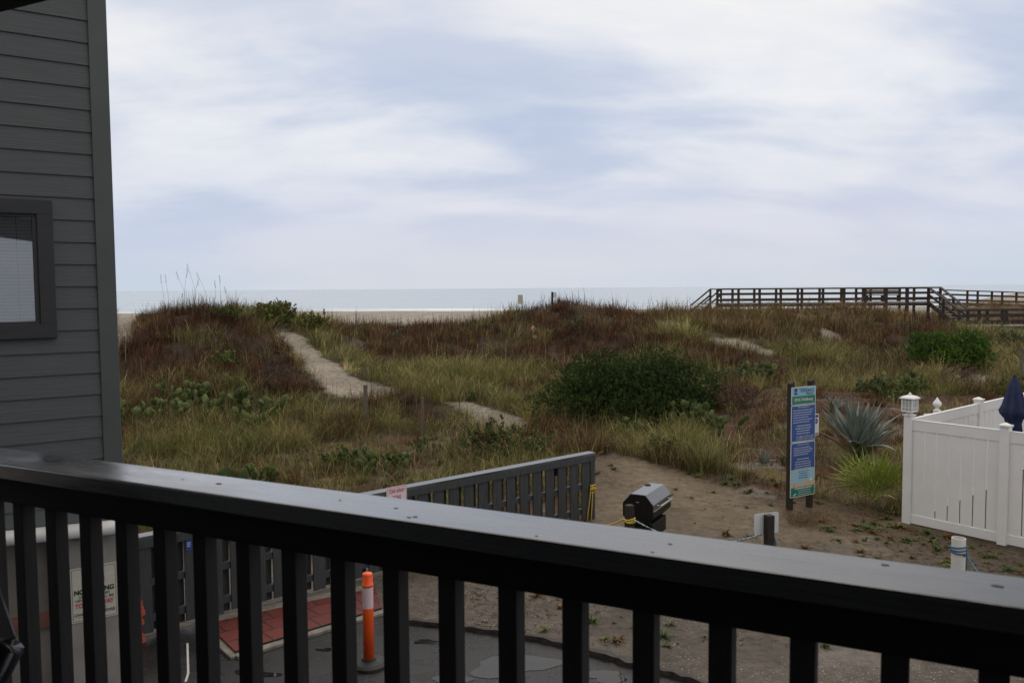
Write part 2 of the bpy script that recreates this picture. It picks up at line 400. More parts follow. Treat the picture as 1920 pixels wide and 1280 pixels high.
M_ink = {k: mat('sign_' + k, c, tuple(min(1, q * 1.12) for q in c), 20, .42) for k, c in dict(
    white=(.62,.62,.60), cream=(.56,.55,.46), black=(.015,.015,.015), red=(.50,.03,.07), fadedred=(.55,.06,.10), blue=(.02,.07,.28), lightblue=(.22,.42,.55),
    paleblue=(.30,.50,.60), green=(.012,.17,.12), sand=(.52,.42,.30), navy=(.02,.03,.12), text=(.50,.54,.58), pinkwhite=(.78,.68,.70)).items()}

# ---------------------------------------------------------------- ground, sea
def axis(a):
    out = []
    for lo, hi, st in a: out += list(np.arange(lo, hi, st))
    return np.array(out)
gx = axis([(-2500,-300,200),(-300,-80,20),(-80,-26,4),(-26,-16,.5),(-16,25,.17),(25,34,.4),(34,80,2.5),(80,300,15),(300,2700,200)])
gy = axis([(-60,-6,6),(-6,8,1),(8,12.5,.5),(12.5,20,.14),(20,46,.17),(46,62,.5),(62,130,2.0),(130,300,8),(300,700,100)])
GX, GY = np.meshgrid(gx, gy); gxx = GX.ravel(); gyy = GY.ravel(); gzz = height(gxx, gyy)
nx, ny = len(gx), len(gy); ii = np.arange(nx * ny).reshape(ny, nx)
quads = np.stack([ii[:-1, :-1], ii[:-1, 1:], ii[1:, 1:], ii[1:, :-1]], -1).reshape(-1, 4)
zt = zones(gxx, gyy, gzz)
base = np.array([(.058,.040,.018),(.038,.023,.012),(.070,.046,.022),(.080,.041,.022),(.098,.066,.038),(.145,.112,.076),(.27,.235,.19),(.30,.265,.22)])
gc = base[zt]
# wetter, darker sand beside the car park
nearm = (1 - sstep(10.5, 14.5, gyy)) * ((zt == 5) | (zt == 4))
gc = gc * (1 - nearm[:, None]) + np.array((.115,.096,.080)) * nearm[:, None]
n1 = fbm(gxx * 1.1, gyy * 1.1, 70, 4); n2 = fbm(gxx * 3, gyy * 3, 75, 3)
gc = gc * (1 + n1[:, None] * .7 + n2[:, None] * .4)
moss = (zt == 3) & (fbm(gxx * .8, gyy * .8, 80, 3) > .10); gc[moss] = gc[moss] * .4 + np.array((.13,.11,.03)) * .6
pale = ((zt == 3) | (zt == 4)) & (fbm(gxx * .9 + 9, gyy * .9, 85, 3) > .17); gc[pale] = gc[pale] * .4 + np.array((.22,.195,.17)) * .6
def ground_mat():
    m = bpy.data.materials.new('ground_sand'); m.use_nodes = True; t = m.node_tree; b = t.nodes['Principled BSDF']; lk = t.links.new
    a = t.nodes.new('ShaderNodeAttribute'); a.attribute_name = 'Col'; tcn = t.nodes.new('ShaderNodeTexCoord')
    def nz(s, d=6, r=.6):
        n = t.nodes.new('ShaderNodeTexNoise'); n.inputs['Scale'].default_value = s; n.inputs['Detail'].default_value = d; n.inputs['Roughness'].default_value = r
        lk(tcn.outputs['Object'], n.inputs['Vector']); return n.outputs['Fac']
    def mr(v, a0, a1, b0, b1):
        q = t.nodes.new('ShaderNodeMapRange'); lk(v, q.inputs[0])
        for i, k in enumerate((a0, a1, b0, b1)): q.inputs[1 + i].default_value = k
        return q.outputs[0]
    def mx(f, x, y, bt='MIX'):
        q = t.nodes.new('ShaderNodeMix'); q.data_type = 'RGBA'; q.blend_type = bt
        if isinstance(f, float): q.inputs[0].default_value = f
        else: lk(f, q.inputs[0])
        for i, v in ((6, x), (7, y)):
            if isinstance(v, tuple): q.inputs[i].default_value = (*v, 1)
            else: lk(v, q.inputs[i])
        return q.outputs[2]
    f1 = nz(7.0); f2 = nz(60.0, 3)
    v1 = mr(f1, .3, .7, .72, 1.28); v2 = mr(f2, .3, .7, .72, 1.28)
    c = mx(1.0, a.outputs['Color'], v1, 'MULTIPLY'); c = mx(1.0, c, v2, 'MULTIPLY')
    # broken shell: small pale specks, in patches
    vo = t.nodes.new('ShaderNodeTexVoronoi'); vo.inputs['Scale'].default_value = 26; lk(tcn.outputs['Object'], vo.inputs['Vector'])
    sp = mr(vo.outputs['Distance'], .10, .17, 1, 0); rnd = t.nodes.new('ShaderNodeSeparateColor'); lk(vo.outputs['Color'], rnd.inputs[0])
    pk = mr(rnd.outputs[0], .80, .82, 0, 1); pm = mr(nz(.9, 2), .45, .6, 0, 1)
    q1 = t.nodes.new('ShaderNodeMath'); q1.operation = 'MULTIPLY'; lk(sp, q1.inputs[0]); lk(pk, q1.inputs[1])
    q2 = t.nodes.new('ShaderNodeMath'); q2.operation = 'MULTIPLY'; lk(q1.outputs[0], q2.inputs[0]); lk(pm, q2.inputs[1])
    sx = t.nodes.new('ShaderNodeSeparateXYZ'); lk(tcn.outputs['Object'], sx.inputs[0])
    ny_ = mr(sx.outputs[1], 11.5, 14.0, 1, 0); q3 = t.nodes.new('ShaderNodeMath'); q3.operation = 'MULTIPLY'; lk(q2.outputs[0], q3.inputs[0]); lk(ny_, q3.inputs[1])
    c = mx(q3.outputs[0], c, (.42,.38,.33)); lk(c, b.inputs['Base Color'])
    b.inputs['Roughness'].default_value = .85; b.inputs['Specular IOR Level'].default_value = .3
    bp = t.nodes.new('ShaderNodeBump'); bp.inputs['Distance'].default_value = .13; bp.inputs['Strength'].default_value = .9; 
    vf_ = t.nodes.new('ShaderNodeTexVoronoi'); vf_.feature = 'SMOOTH_F1'; vf_.inputs['Scale'].default_value = 3.4; vf_.inputs['Randomness'].default_value = 1.0
    mpf = t.nodes.new('ShaderNodeMapping'); mpf.inputs['Scale'].default_value = (1.0, .62, 1); lk(tcn.outputs['Object'], mpf.inputs[0]); lk(mpf.outputs[0], vf_.inputs['Vector'])
    af = t.nodes.new('ShaderNodeMath'); af.operation = 'MULTIPLY_ADD'; lk(mr(vf_.outputs['Distance'], .0, .38, 0, 1), af.inputs[0]); af.inputs[1].default_value = .42; lk(nz(4.2, 8, .62), af.inputs[2])
    lk(af.outputs[0], bp.inputs['Height']); lk(bp.outputs[0], b.inputs['Normal'])
    return m
ground = big_mesh('ground', np.c_[gxx, gyy, gzz], quads, None, ground_mat(), gc, smooth=True)
tag(ground, kind='structure')
SEA_Z = -2.0
def sea_mat():
    m = bpy.data.materials.new('sea_water'); m.use_nodes = True; t = m.node_tree; b = t.nodes['Principled BSDF']; lk = t.links.new
    b.inputs['Base Color'].default_value = (.36,.43,.48,1); b.inputs['Roughness'].default_value = .25; b.inputs['IOR'].default_value = 1.33
    tcn = t.nodes.new('ShaderNodeTexCoord'); mp = t.nodes.new('ShaderNodeMapping'); mp.inputs['Scale'].default_value = (.02, .12, 1); lk(tcn.outputs['Object'], mp.inputs[0])
    n = t.nodes.new('ShaderNodeTexNoise'); n.inputs['Scale'].default_value = 1.2; n.inputs['Detail'].default_value = 6; lk(mp.outputs[0], n.inputs['Vector'])
    sx = t.nodes.new('ShaderNodeSeparateXYZ'); lk(tcn.outputs['Object'], sx.inputs[0])
    mr = t.nodes.new('ShaderNodeMapRange'); lk(sx.outputs[1], mr.inputs[0]); mr.inputs[1].default_value = 205; mr.inputs[2].default_value = 300; mr.inputs[3].default_value = .19; mr.inputs[4].default_value = -.08
    ad = t.nodes.new('ShaderNodeMath'); ad.operation = 'ADD'; lk(n.outputs['Fac'], ad.inputs[0]); lk(mr.outputs[0], ad.inputs[1])
    r = t.nodes.new('ShaderNodeMapRange'); lk(ad.outputs[0], r.inputs[0]); r.inputs[1].default_value = .60; r.inputs[2].default_value = .66
    mx = t.nodes.new('ShaderNodeMix'); mx.data_type = 'RGBA'; lk(r.outputs[0], mx.inputs[0]); mx.inputs[6].default_value = (.36,.43,.48,1); mx.inputs[7].default_value = (.85,.86,.86,1); lk(mx.outputs[2], b.inputs['Base Color'])
    mr2 = t.nodes.new('ShaderNodeMapRange'); lk(r.outputs[0], mr2.inputs[0]); mr2.inputs[3].default_value = .22; mr2.inputs[4].default_value = .9; lk(mr2.outputs[0], b.inputs['Roughness'])
    bp = t.nodes.new('ShaderNodeBump'); bp.inputs['Distance'].default_value = .25; bp.inputs['Strength'].default_value = .35; lk(n.outputs['Fac'], bp.inputs['Height']); lk(bp.outputs[0], b.inputs['Normal'])
    return m
q = MB()
sxs = [-30000, -6000, -1500, -400, 0, 400, 1500, 6000, 30000]; sys_ = [180, 400, 900, 2500, 8000, 40000]
vs = [(x, y, SEA_Z) for y in sys_ for x in sxs]; n_ = len(sxs)
q.add(vs, [(j*n_+i, j*n_+i+1, (j+1)*n_+i+1, (j+1)*n_+i) for j in range(len(sys_)-1) for i in range(n_-1)])
tag(q.build('sea', sea_mat()), kind='structure')

# ---------------------------------------------------------------- car park asphalt, puddles, painted line
def asphalt_mat():
    m = mat('wet_asphalt', (.007,.007,.008), (.016,.016,.017), 3, .16, .42, bump=.010, bscale=90)
    return m
T1 = [(765,1168),(860,1180),(930,1190),(1010,1202),(1100,1225),(1180,1248),(1280,1275),(1400,1316),(1560,1380),(1750,1470)]
timber_line = [onZ(a, b) for a, b in T1]
br_f = [onZ(408,1190), onZ(440,1224), onZ(715,1143)]
asp = [(-9, -3), (7, -3)] + [(timber_line[-1].x + 1.2, timber_line[-1].y - .8)] + [(p.x, p.y) for p in timber_line[::-1]] + [(br_f[2].x + .1, br_f[2].y + .1), (br_f[2].x, br_f[2].y - .02), (br_f[1].x, br_f[1].y), (br_f[0].x - .4, br_f[0].y + .25), (-4.2, 9.6), (-9, 8.0)]
q = MB(); q.add([(x, y, .004) for x, y in asp], [tuple(range(len(asp)))]); tag(q.build('car_park_asphalt', asphalt_mat()), kind='structure')
M_pud = mat('puddle_water', (.012,.012,.013), (.02,.02,.02), 4, .05, ior=1.4, coat=.0, bump=.0006, bscale=8)
for cx, cy, rx, ry in ((962, 1246, 66, 22), (1135, 1268, 42, 10), (1060, 1312, 80, 14), (800, 1203, 20, 5), (480, 1264, 36, 7), (610, 1218, 16, 3), (850,1275,30,9)):
    q = MB(); c = onZ(cx, cy); ex = onZ(cx + rx, cy) - c; ey = onZ(cx, cy - ry) - c; P = []
    for k in range(36):
        a = 2 * math.pi * k / 36; s_ = 1 + .26 * math.sin(2 * a + cx) + .18 * math.sin(3 * a + cy) + .10 * math.sin(5 * a + cx) + .06 * math.sin(9 * a)
        v = c + ex * (math.cos(a) * s_) + ey * (math.sin(a) * s_); P.append((v.x, v.y, .008))
    q.add(P, [tuple(range(36))]); tag(q.build('puddle', M_pud), kind='structure')
q = MB(); P = [onZ(351.5, 1206), onZ(353, 1262), onZ(348, 1278)]
for a, b in zip(P[:-1], P[1:]): q.bar((a.x, a.y, .006), (b.x, b.y, .006), .022, .004)
tag(q.build('painted_line', M_ink['white']), kind='structure')

# landscape timbers between the asphalt and the sand
for i0, i1, lab, r_ in ((0, 4, 'dark wet landscape timber behind the orange delineator post', .042), (4, 7, 'wet landscape timber in the middle of the asphalt edge', .045), (7, 9, 'landscape timber at the right end of the asphalt edge', .045)):
    P = []
    for a, b in zip(timber_line[i0:i1], timber_line[i0 + 1:i1 + 1]):
        for k in range(6): P.append(a.lerp(b, k / 6))
    P.append(timber_line[i1] - (timber_line[i1] - timber_line[i1-1]) * .06)
    P = [Vector((p.x + random.uniform(-.012, .012), p.y + random.uniform(-.012, .012) + .03, r_ * .35)) for p in P]
    q = MB(); b0_ = None
    for i_, p in enumerate(P):
        tdir = (P[min(i_ + 1, len(P) - 1)] - P[max(i_ - 1, 0)]).normalized(); sd_ = Vector((-tdir.y, tdir.x, 0)); wv_ = r_ * random.uniform(.9, 1.5); hv_ = r_ * random.uniform(.7, 1.3)
        cs_ = [p - sd_ * wv_ + Vector((0, 0, -.05)), p - sd_ * wv_ * random.uniform(.7, 1) + Vector((0, 0, hv_)), p + sd_ * random.uniform(-.3, .3) * r_ + Vector((0, 0, hv_ * random.uniform(.8, 1.15))), p + sd_ * wv_ * random.uniform(.7, 1) + Vector((0, 0, hv_ * random.uniform(.6, 1))), p + sd_ * wv_ + Vector((0, 0, -.05))]
        b_ = len(q.v); q.v += [tuple(c_) for c_ in cs_]
        if i_: q.f += [(b_ - 5 + j, b_ - 5 + (j + 1) % 5, b_ + (j + 1) % 5, b_ + j) for j in range(5)]
    q.f += [(4, 3, 2, 1, 0), tuple(len(q.v) - 5 + j for j in range(5))]
    tag(q.build('landscape_timber', M_log, org=P[0]), lab, 'timber', 'timbers edging the asphalt')

# raised brick walk
def brick_mat():
    m = mat('red_pavers', (.22,.035,.025), (.30,.05,.035), 5, .45, .7, bump=.002, bscale=40); t = m.node_tree; b = t.nodes['Principled BSDF']
    tcn = t.nodes.new('ShaderNodeTexCoord'); br = t.nodes.new('ShaderNodeTexBrick'); t.links.new(tcn.outputs['Object'], br.inputs['Vector'])
    br.inputs['Color1'].default_value = (.17,.030,.022,1); br.inputs['Color2'].default_value = (.12,.024,.019,1); br.inputs['Mortar'].default_value = (.03,.012,.01,1)
    br.inputs['Scale'].default_value = 1; br.inputs['Brick Width'].default_value = .30; br.inputs['Row Height'].default_value = .30; br.inputs['Mortar Size'].default_value = .012; br.offset = .5
    t.links.new(br.outputs['Color'], b.inputs['Base Color']); return m
B0 = onZ(408, 1163, .06); B1 = onZ(704, 1100, .06); B2 = onZ(716, 1138, .06); B3 = onZ(441, 1220, .06); B4 = onZ(408, 1188, .06)
ang = math.atan2(B2.y - B3.y, B2.x - B3.x)
bw = root('brick_walk', (B3.x, B3.y, 0), 'raised walk of red brick pavers along the foot of the grey fence', 'walkway', rz=ang)
Ri = Matrix.Rotation(-ang, 3, 'Z')
def loc2(p): v = Ri @ (Vector((p.x, p.y, 0)) - Vector((B3.x, B3.y, 0))); return (v.x, v.y)
q = MB(); q.prism([loc2(p) for p in (B4, B3, B2, B1, B0)], .0, .06); q.build('brick_paving', brick_mat(), bw, bevel=.006)
q = MB(); x2, y2 = loc2(B2); x4, y4 = loc2(B4)
M_conc = mat('concrete_edging', (.16,.145,.12), (.27,.25,.21), 9, .85, bump=.004, bscale=30)
q.bar((-.02, -.06, .02), (x2 + .05, y2 - .06, .02), .11, .04); q.bar((-.03, -.06, .018), (x4 - .05, y4 - .05, .018), .10, .036); q.build('concrete_edging', M_conc, bw, bevel=.008)
x0_, y0_ = loc2(B0); x1_, y1_ = loc2(B1)
q = MB(); q.bar((x0_, y0_ + .09, .03), (x1_, y1_ + .09, .03), .16, .06); q.build('concrete_strip', M_conc, bw, bevel=.008)

# ---------------------------------------------------------------- orange delineator
p = onZ(692, 1247); dl = root('delineator_post', (p.x, p.y, .004), 'orange delineator post with pale reflective sleeve on a round black base on the asphalt', 'bollard')
q = MB(); q.lathe((0, 0, 0), [(.20, 0), (.20, .03), (.17, .055), (.08, .065), (.075, .085), (.01, .085)], 28); q.build('base', M_rubber, dl, smooth=False)
q = MB(); q.lathe((0, 0, 0), [(.058, .08), (.056, .68), (.056, .71), (.056, .86), (.062, .865), (.064, .875), (.060, .885), (.055, .89), (.054, .985), (.050, 1.0), (.01, 1.005)], 24); q.build('tube', M_orange, dl, smooth=True)
q = MB(); q.lathe((0, 0, 0), [(.0575, .63), (.0575, .855)], 24, False); q.build('reflective_sleeve', M_reflect, dl, smooth=True)

# ---------------------------------------------------------------- text
def text_mesh(body, size, bold=0.0):
    cu = bpy.data.curves.new('lettering', 'FONT'); cu.body = body; cu.size = size; cu.align_x = 'CENTER'; cu.align_y = 'CENTER'; cu.offset = bold
    cu.resolution_u = 3; o = bpy.data.objects.new('lettering', cu); link(o); dg = bpy.context.evaluated_depsgraph_get()
    me = bpy.data.meshes.new_from_object(o.evaluated_get(dg)); bpy.data.objects.remove(o); bpy.data.curves.remove(cu); return me
class Board:
    """flat sign face in its own frame: x right, z up, the face looks along -y"""
    def __init__(s, parent, w, h, t, m, mback=None, rad=.015, name='sign_panel', x=0, z=0, y=0):
        s.p = parent; s.x = x; s.z = z; s.y = y - t / 2; P = []
        for cx, cz, a0 in ((w/2-rad, h/2-rad, 0), (-w/2+rad, h/2-rad, 90), (-w/2+rad, -h/2+rad, 180), (w/2-rad, -h/2+rad, 270)):
            for k in range(5): a = R(a0 + k * 22.5); P.append((cx + rad * math.cos(a), cz + rad * math.sin(a)))
        n = len(P); q = MB(); q.add([(x + a, y - t/2, z + b) for a, b in P] + [(x + a, y + t/2, z + b) for a, b in P],
            [tuple(range(n))[::-1] if False else tuple(range(n)), tuple(range(n, 2*n))[::-1]] + [(i, i + n, (i+1) % n + n, (i+1) % n) for i in range(n)])
        s.o = q.build(name, m, parent); s.k = 1
    def rect(s, x, z, w, h, m, name='colour_band', lay=1):
        y = s.y - .0012 * lay; q = MB(); q.add([(s.x+x-w/2, y, s.z+z-h/2), (s.x+x+w/2, y, s.z+z-h/2), (s.x+x+w/2, y, s.z+z+h/2), (s.x+x-w/2, y, s.z+z+h/2)], [(0,1,2,3)])
        o = q.build(name, m, s.o); return o
    def poly(s, P, m, name='printed_shape', lay=2):
        y = s.y - .0012 * lay; q = MB(); q.add([(s.x+a, y, s.z+b) for a, b in P], [tuple(range(len(P)))]); return q.build(name, m, s.o)
    def text(s, body, x, z, w, h, m, bold=.0, lay=3):
        me = text_mesh(body, 1.0, bold); co = np.array([v.co for v in me.vertices]); lo, hi = co.min(0), co.max(0)
        kx = w / (hi[0] - lo[0]); kz = h / (hi[1] - lo[1]); c = (lo + hi) / 2
        for v in me.vertices: v.co = ((v.co.x - c[0]) * kx + s.x + x, s.y - .0012 * lay, (v.co.y - c[1]) * kz + s.z + z)
        me.materials.clear(); me.materials.append(m); o = link(bpy.data.objects.new('lettering', me)); o.parent = s.o; return o
    def lines(s, x, z0, w, dz, n, m, th, align='C', ragged=.25, lay=3):
        """small print too fine to read in the photograph: rows of word-length strokes"""
        q = MB(); y = s.y - .0012 * lay
        for i in range(n):
            L_ = w * (1 - random.random() * ragged); a = x - L_/2 if align == 'C' else x - w/2; e = a + L_
            while a < e - .008:
                b = min(e, a + random.uniform(.015, .05)); z = s.z + z0 - i * dz
                q.add([(s.x+a, y, z-th/2), (s.x+b, y, z-th/2), (s.x+b, y, z+th/2), (s.x+a, y, z+th/2)], [(0,1,2,3)]); a = b + .009
        return q.build('small_print', m, s.o)

# ---------------------------------------------------------------- beach information sign
SP0 = onZ(1480, 963); SP1 = onZ(1517, 955.5)
sdir = math.atan2(SP1.y - SP0.y, SP1.x - SP0.x); slen = (SP1 - SP0).length
sg = root('information_sign', (SP0.x, SP0.y, 0), 'tall blue and green beach access sign on two dark wooden posts', 'sign', rz=sdir)
for x, h_ in ((0, 2.42), (slen, 2.44)):
    q = MB(); q.box((x, 0, h_/2 - .15), (.092, .092, h_ + .1)); q.v[-4:] = [(v[0], v[1], v[2] + (.02 if v[0] > x else -.015)) for v in q.v[-4:]]; q.build('post', M_post, sg, bevel=.008)
zt0 = CAMZ - (720 - 535.5) * 14.95 / F; cxs = slen / 2 + .005; Wd = slen + .11
def zpix(py, px=1478, D=14.9): return atD(px, py, D).z
zA, zB, zC, zD = zpix(724), zpix(758), zpix(827), zpix(930)
b1 = Board(sg, Wd, zA - zB - .01, .008, M_ink['white'], x=cxs, z=(zA + zB)/2, y=-.055)
h1 = zA - zB - .01
b1.rect(0, h1*.24, Wd-.025, h1*.46, M_ink['lightblue']); b1.rect(0, -h1*.24, Wd-.025, h1*.47, M_ink['green'])
b1.rect(-Wd*.33, h1*.25, .07, .11, M_ink['navy'], 'emblem', 2); b1.rect(-Wd*.33, h1*.22, .05, .012, M_ink['lightblue'], 'emblem', 3)
b1.text('Welcome to', -.02, h1*.40, .20, .024, M_ink['navy']); b1.text('NORTH MYRTLE', .085, h1*.27, .34, .045, M_ink['navy'], .01); b1.text('Beach', .15, h1*.11, .17, .045, M_ink['navy'], .01)
b1.text('5916 Walkway', 0, -h1*.24, .48, .072, M_ink['white'], .015)
h2 = zB - zC - .012
b2 = Board(sg, Wd, h2, .008, M_ink['white'], x=cxs, z=(zB + zC)/2, y=-.055); b2.rect(0, 0, Wd-.022, h2-.022, M_ink['blue'])
b2.text('Beach Regulations', 0, h2*.44, .28, .035, M_ink['text'], .01)
b2.lines(0, h2*.36, .52, .042, 6, M_ink['text'], .012, 'L'); b2.lines(0, -h2*.07, .42, .045, 4, M_ink['text'], .016)
b2.text('NO COMMERCIAL ACTIVITY ALLOWED', .04, -h2*.37, .44, .026, M_ink['text'], .01); b2.text('ON THE BEACH WITHOUT A PERMIT', .04, -h2*.43, .44, .026, M_ink['text'], .01)
h3 = zC - zD - .012
b3 = Board(sg, Wd, h3, .008, M_ink['white'], x=cxs, z=(zC + zD)/2, y=-.055)
b3.rect(0, h3*.245, Wd-.022, h3*.48, M_ink['blue']); b3.rect(0, -h3*.16, Wd-.022, h3*.325, M_ink['paleblue']); b3.rect(0, -h3*.405, Wd-.022, h3*.165, M_ink['green'])
b3.text('Shading Device Spot', 0, h3*.45, .30, .033, M_ink['text'], .01)
b3.lines(0, h3*.395, .48, .04, 4, M_ink['text'], .014, 'L'); b3.lines(0, h3*.19, .36, .042, 1, M_ink['text'], .016); b3.lines(0, h3*.14, .46, .04, 5, M_ink['text'], .014)
b3.lines(.02, -h3*.035, .28, .04, 4, M_ink['blue'], .014)
W2 = Wd/2 - .012
b3.poly([(-W2, -h3*.32), (W2, -h3*.32), (W2, -h3*.235), (W2*.6, -h3*.21), (W2*.2, -h3*.225), (-W2*.1, -h3*.245), (-W2*.5, -h3*.25), (-W2, -h3*.235)], M_ink['sand'])
b3.rect(-W2*.75, -h3*.29, .018, .045, M_ink['red'], 'printed_shape', 3); b3.rect(W2*.7, -h3*.21, .06, .045, M_ink['pinkwhite'], 'printed_shape', 3)
b3.lines(.02, -h3*.345, .44, .03, 1, M_ink['white'], .022, 'C', .0); b3.lines(.05, -h3*.385, .36, .035, 3, M_ink['text'], .012)
b3.poly([(-.25, -h3*.46), (-.20, -h3*.44), (-.17, -h3*.40), (-.185, -h3*.43), (-.16, -h3*.445), (-.20, -h3*.46), (-.215, -h3*.475)], M_ink['white'], lay=3)
SPX = slen + .115
b4 = Board(sg, .155, .38, .006, M_ink['white'], x=SPX + .04, z=atD(1528, 793, 15.3).z, y=.01)
b4.rect(0, .15, .12, .05, M_ink['navy']); b4.rect(0, -.165, .12, .025, M_ink['navy'])
b4.poly([(.05*math.cos(R(a)), .06 + .05*math.sin(R(a))) for a in range(0, 360, 24)], M_ink['navy'])
b4.lines(0, .06, .05, .02, 1, M_ink['white'], .012, lay=4); b4.lines(0, -.04, .10, .025, 3, M_ink['text'], .006)

# ---------------------------------------------------------------- grey shadowbox fence
M_fcap = mat('wet_fence_cap', (.045,.048,.05), (.11,.115,.12), 3, .25, .5, coat=.45, spec=.6, stretch=(.6, 6, 6))
FR = onZ(1110, 976); FL = onZ(262, 1196)
fd = (FR - FL); flen = fd.length; fang = math.atan2(fd.y, fd.x)
fn = root('picket_fence', (FL.x, FL.y, 0), 'low dark grey fence of staggered vertical boards along the car park edge', 'fence', rz=fang)
FH = 1.20
xs0, xs1 = -1.1, flen
q = MB(); q.box(((xs0 + xs1)/2, 0, FH - .02), (xs1 - xs0, .17, .04)); q.build('top_cap', M_fcap, fn, bevel=.005)
q = MB(); q.box(((xs0 + xs1)/2, -.078, FH - .09), (xs1 - xs0, .028, .10)); q.build('top_board', M_fence, fn, bevel=.004)
for z in (.22, .64): q = MB(); q.box(((xs0 + xs1)/2, 0, z), (xs1 - xs0, .08, .085)); q.build('rail', M_fence, fn)
k = 0; x = xs1 - .21
while x > xs0:
    q = MB(); hh = FH - .06 + random.uniform(-.01, .01); zb = .05 + random.uniform(0, .04)
    q.box((x, -.052, (hh + zb)/2), (.172, .02, hh - zb)); q.build('board', M_fence, fn)
    q = MB(); q.box((x - .138, .052, (hh + .05)/2), (.135, .02, hh - .05)); q.build('board', M_fence, fn)
    x -= .2765
for x in (xs1 - .05, xs1 - 2.4, xs1 - 4.8, xs1 - 7.2): q = MB(); q.box((x, .0 if x < xs1 - .1 else -.01, FH/2 - .02), (.1, .1 if x < xs1 - .1 else .13, FH - .045)); q.build('post', M_fence, fn, bevel=.004)
# blue notice behind the slats, small blue notice and the tow sign
def on_fence(px, py, off=-.05):
    """point of the fence's front plane seen at this pixel, in the fence's frame"""
    d = ray(px, py); nrm = Vector((-math.sin(fang), math.cos(fang), 0)); o_ = FL + nrm * off
    P = CAM + d * ((o_ - CAM).dot(nrm) / d.dot(nrm)); r_ = P - FL
    return r_.dot(Vector((math.cos(fang), math.sin(fang), 0))), P.z, P
a, z, P = on_fence(1044, 879, .06)
s_ = root('notice_board', P, 'dark blue notice hanging behind the slats at the right end of the grey fence', 'sign', rz=fang); s_.location = P
Board(s_, .26, .22, .006, M_ink['navy'])
a, z, P = on_fence(354, 1021, -.07)
s_ = root('small_notice', P, 'small blue notice with white lettering on a left board of the grey fence', 'sign', rz=fang)
bb = Board(s_, .07, .13, .005, M_ink['blue'], rad=.008); bb.lines(0, .03, .045, .022, 3, M_ink['white'], .010, ragged=.1)
a, z, P = on_fence(744, 942, -.10)
s_ = root('tow_away_sign', P, 'white tow away zone sign with faded red lettering on the grey fence', 'sign', rz=fang)
bb = Board(s_, .335, .47, .005, M_ink['pinkwhite'], rad=.02)
for x, z, w_, h_ in ((0, .221, .31, .006), (0, -.221, .31, .006), (-.155, 0, .006, .44), (.155, 0, .006, .44)): bb.rect(x, z, w_, h_, M_ink['fadedred'], 'border')
bb.text('TOW AWAY', 0, .17, .27, .062, M_ink['fadedred'], .015); bb.text('ZONE', 0, .08, .14, .062, M_ink['fadedred'], .01)
bb.text('UNAUTHORIZED', .01, .015, .22, .024, M_ink['fadedred']); bb.text('VEHICLES', .0, -.025, .16, .024, M_ink['fadedred'])

# ---------------------------------------------------------------- yellow tie, boundary posts and ropes
def rope(pts_, r_, m, name, label, sag=0.0, org=None):
    P = []
    for a, b in zip(pts_[:-1], pts_[1:]):
        n = max(4, int((b - a).length / .08))
        for k in range(n):
            t_ = k / n; v = a.lerp(b, t_); v.z -= sag * 4 * t_ * (1 - t_); P.append(v)
    P.append(pts_[-1]); q = MB(); q.tube(P, r_, 6)
    return tag(q.build(name, m, org=P[0], smooth=True), label, 'rope')
fdir = Vector((math.cos(fang), math.sin(fang), 0)); fnrm = Vector((math.sin(fang), -math.cos(fang), 0))
def fpt(px, py, off=.085): return on_fence(px, py, -off)[2]
G0 = onZ(1180, 1137); G0.z = 0; SB = onZ(1440, 1168); SB.z = 0; PV = onZ(1795, 1113); PV.z = 0
gp_top = atD(1181, 946, G0.y).z
gp = root('wooden_post', G0, 'square dark wooden post with ropes tied round it in front of the grill', 'post', 'rope boundary posts', rz=R(24))
q = MB(); q.box((0, 0, gp_top/2), (.092, .092, gp_top)); q.build('post_shaft', M_post, gp, bevel=.006)
zr = atD(1181, 973, G0.y).z
c1 = G0 + Vector((0, 0, zr))
def loop_rope(c, r_, m, name, label, n=3, rr=.008, square=None, dz=.016):
    q = MB()
    for k in range(n):
        P = []
        for i in range(21):
            a = 2 * math.pi * i / 20; R_ = r_
            if square: R_ = square / max(abs(math.cos(a)), abs(math.sin(a))) * .97 + .006
            th = a + (R(24) if square else 0); P.append(c + Vector((math.cos(th) * R_, math.sin(th) * R_, (k - n/2) * dz + .01 * math.sin(a + k))))
        q.tube(P, rr, 6)
    return tag(q.build(name, m, org=c, smooth=True), label, 'rope')
loop_rope(c1, .07, M_yellow, 'rope_wrap', 'yellow rope wound round the wooden post by the grill', 3, .008, .052)
t0 = fpt(1111, 915)
q = MB()
for dx_, dy_ in ((0, 0), (.05, .02)):
    a = fpt(1108 + dx_*60, 908); b = fpt(1100 + dx_ * 160, 985)
    q.tube([a, a.lerp(b, .3) + fnrm*.01, a.lerp(b, .7), b], .009, 6)
for k in range(4):
    P = []
    for i in range(17):
        t_ = 2 * math.pi * i / 16; P.append(t0 + fdir * (.065 * math.cos(t_)) + Vector((0, 0, -.05 + k * .022 + .05 * math.sin(t_) * (k % 2))) + fnrm * (.012 + .01 * k * math.sin(t_)))
    q.tube(P, .009, 6)
tag(q.build('yellow_rope_tie', M_yellow, org=t0, smooth=True), 'yellow rope knotted round the end post of the grey fence, its tails hanging', 'rope')
rope([fpt(1104, 984, .09), c1 + Vector((-.07, .0, 0))], .010, M_yellow, 'boundary_rope', 'yellow rope running from the fence end to the wooden post', .05)
sb_top = atD(1441, 965, SB.y).z
sb = root('sign_post', SB, 'dark wooden post with the blank grey back of a small sign', 'sign', rz=R(18))
q = MB(); q.box((0, 0, sb_top/2), (.092, .092, sb_top)); q.build('post', M_post, sb, bevel=.006)
Board(sb, .335, .25, .004, M_alu, rad=.025, z=atD(1441, 982.5, SB.y).z, y=.05, x=-.004)
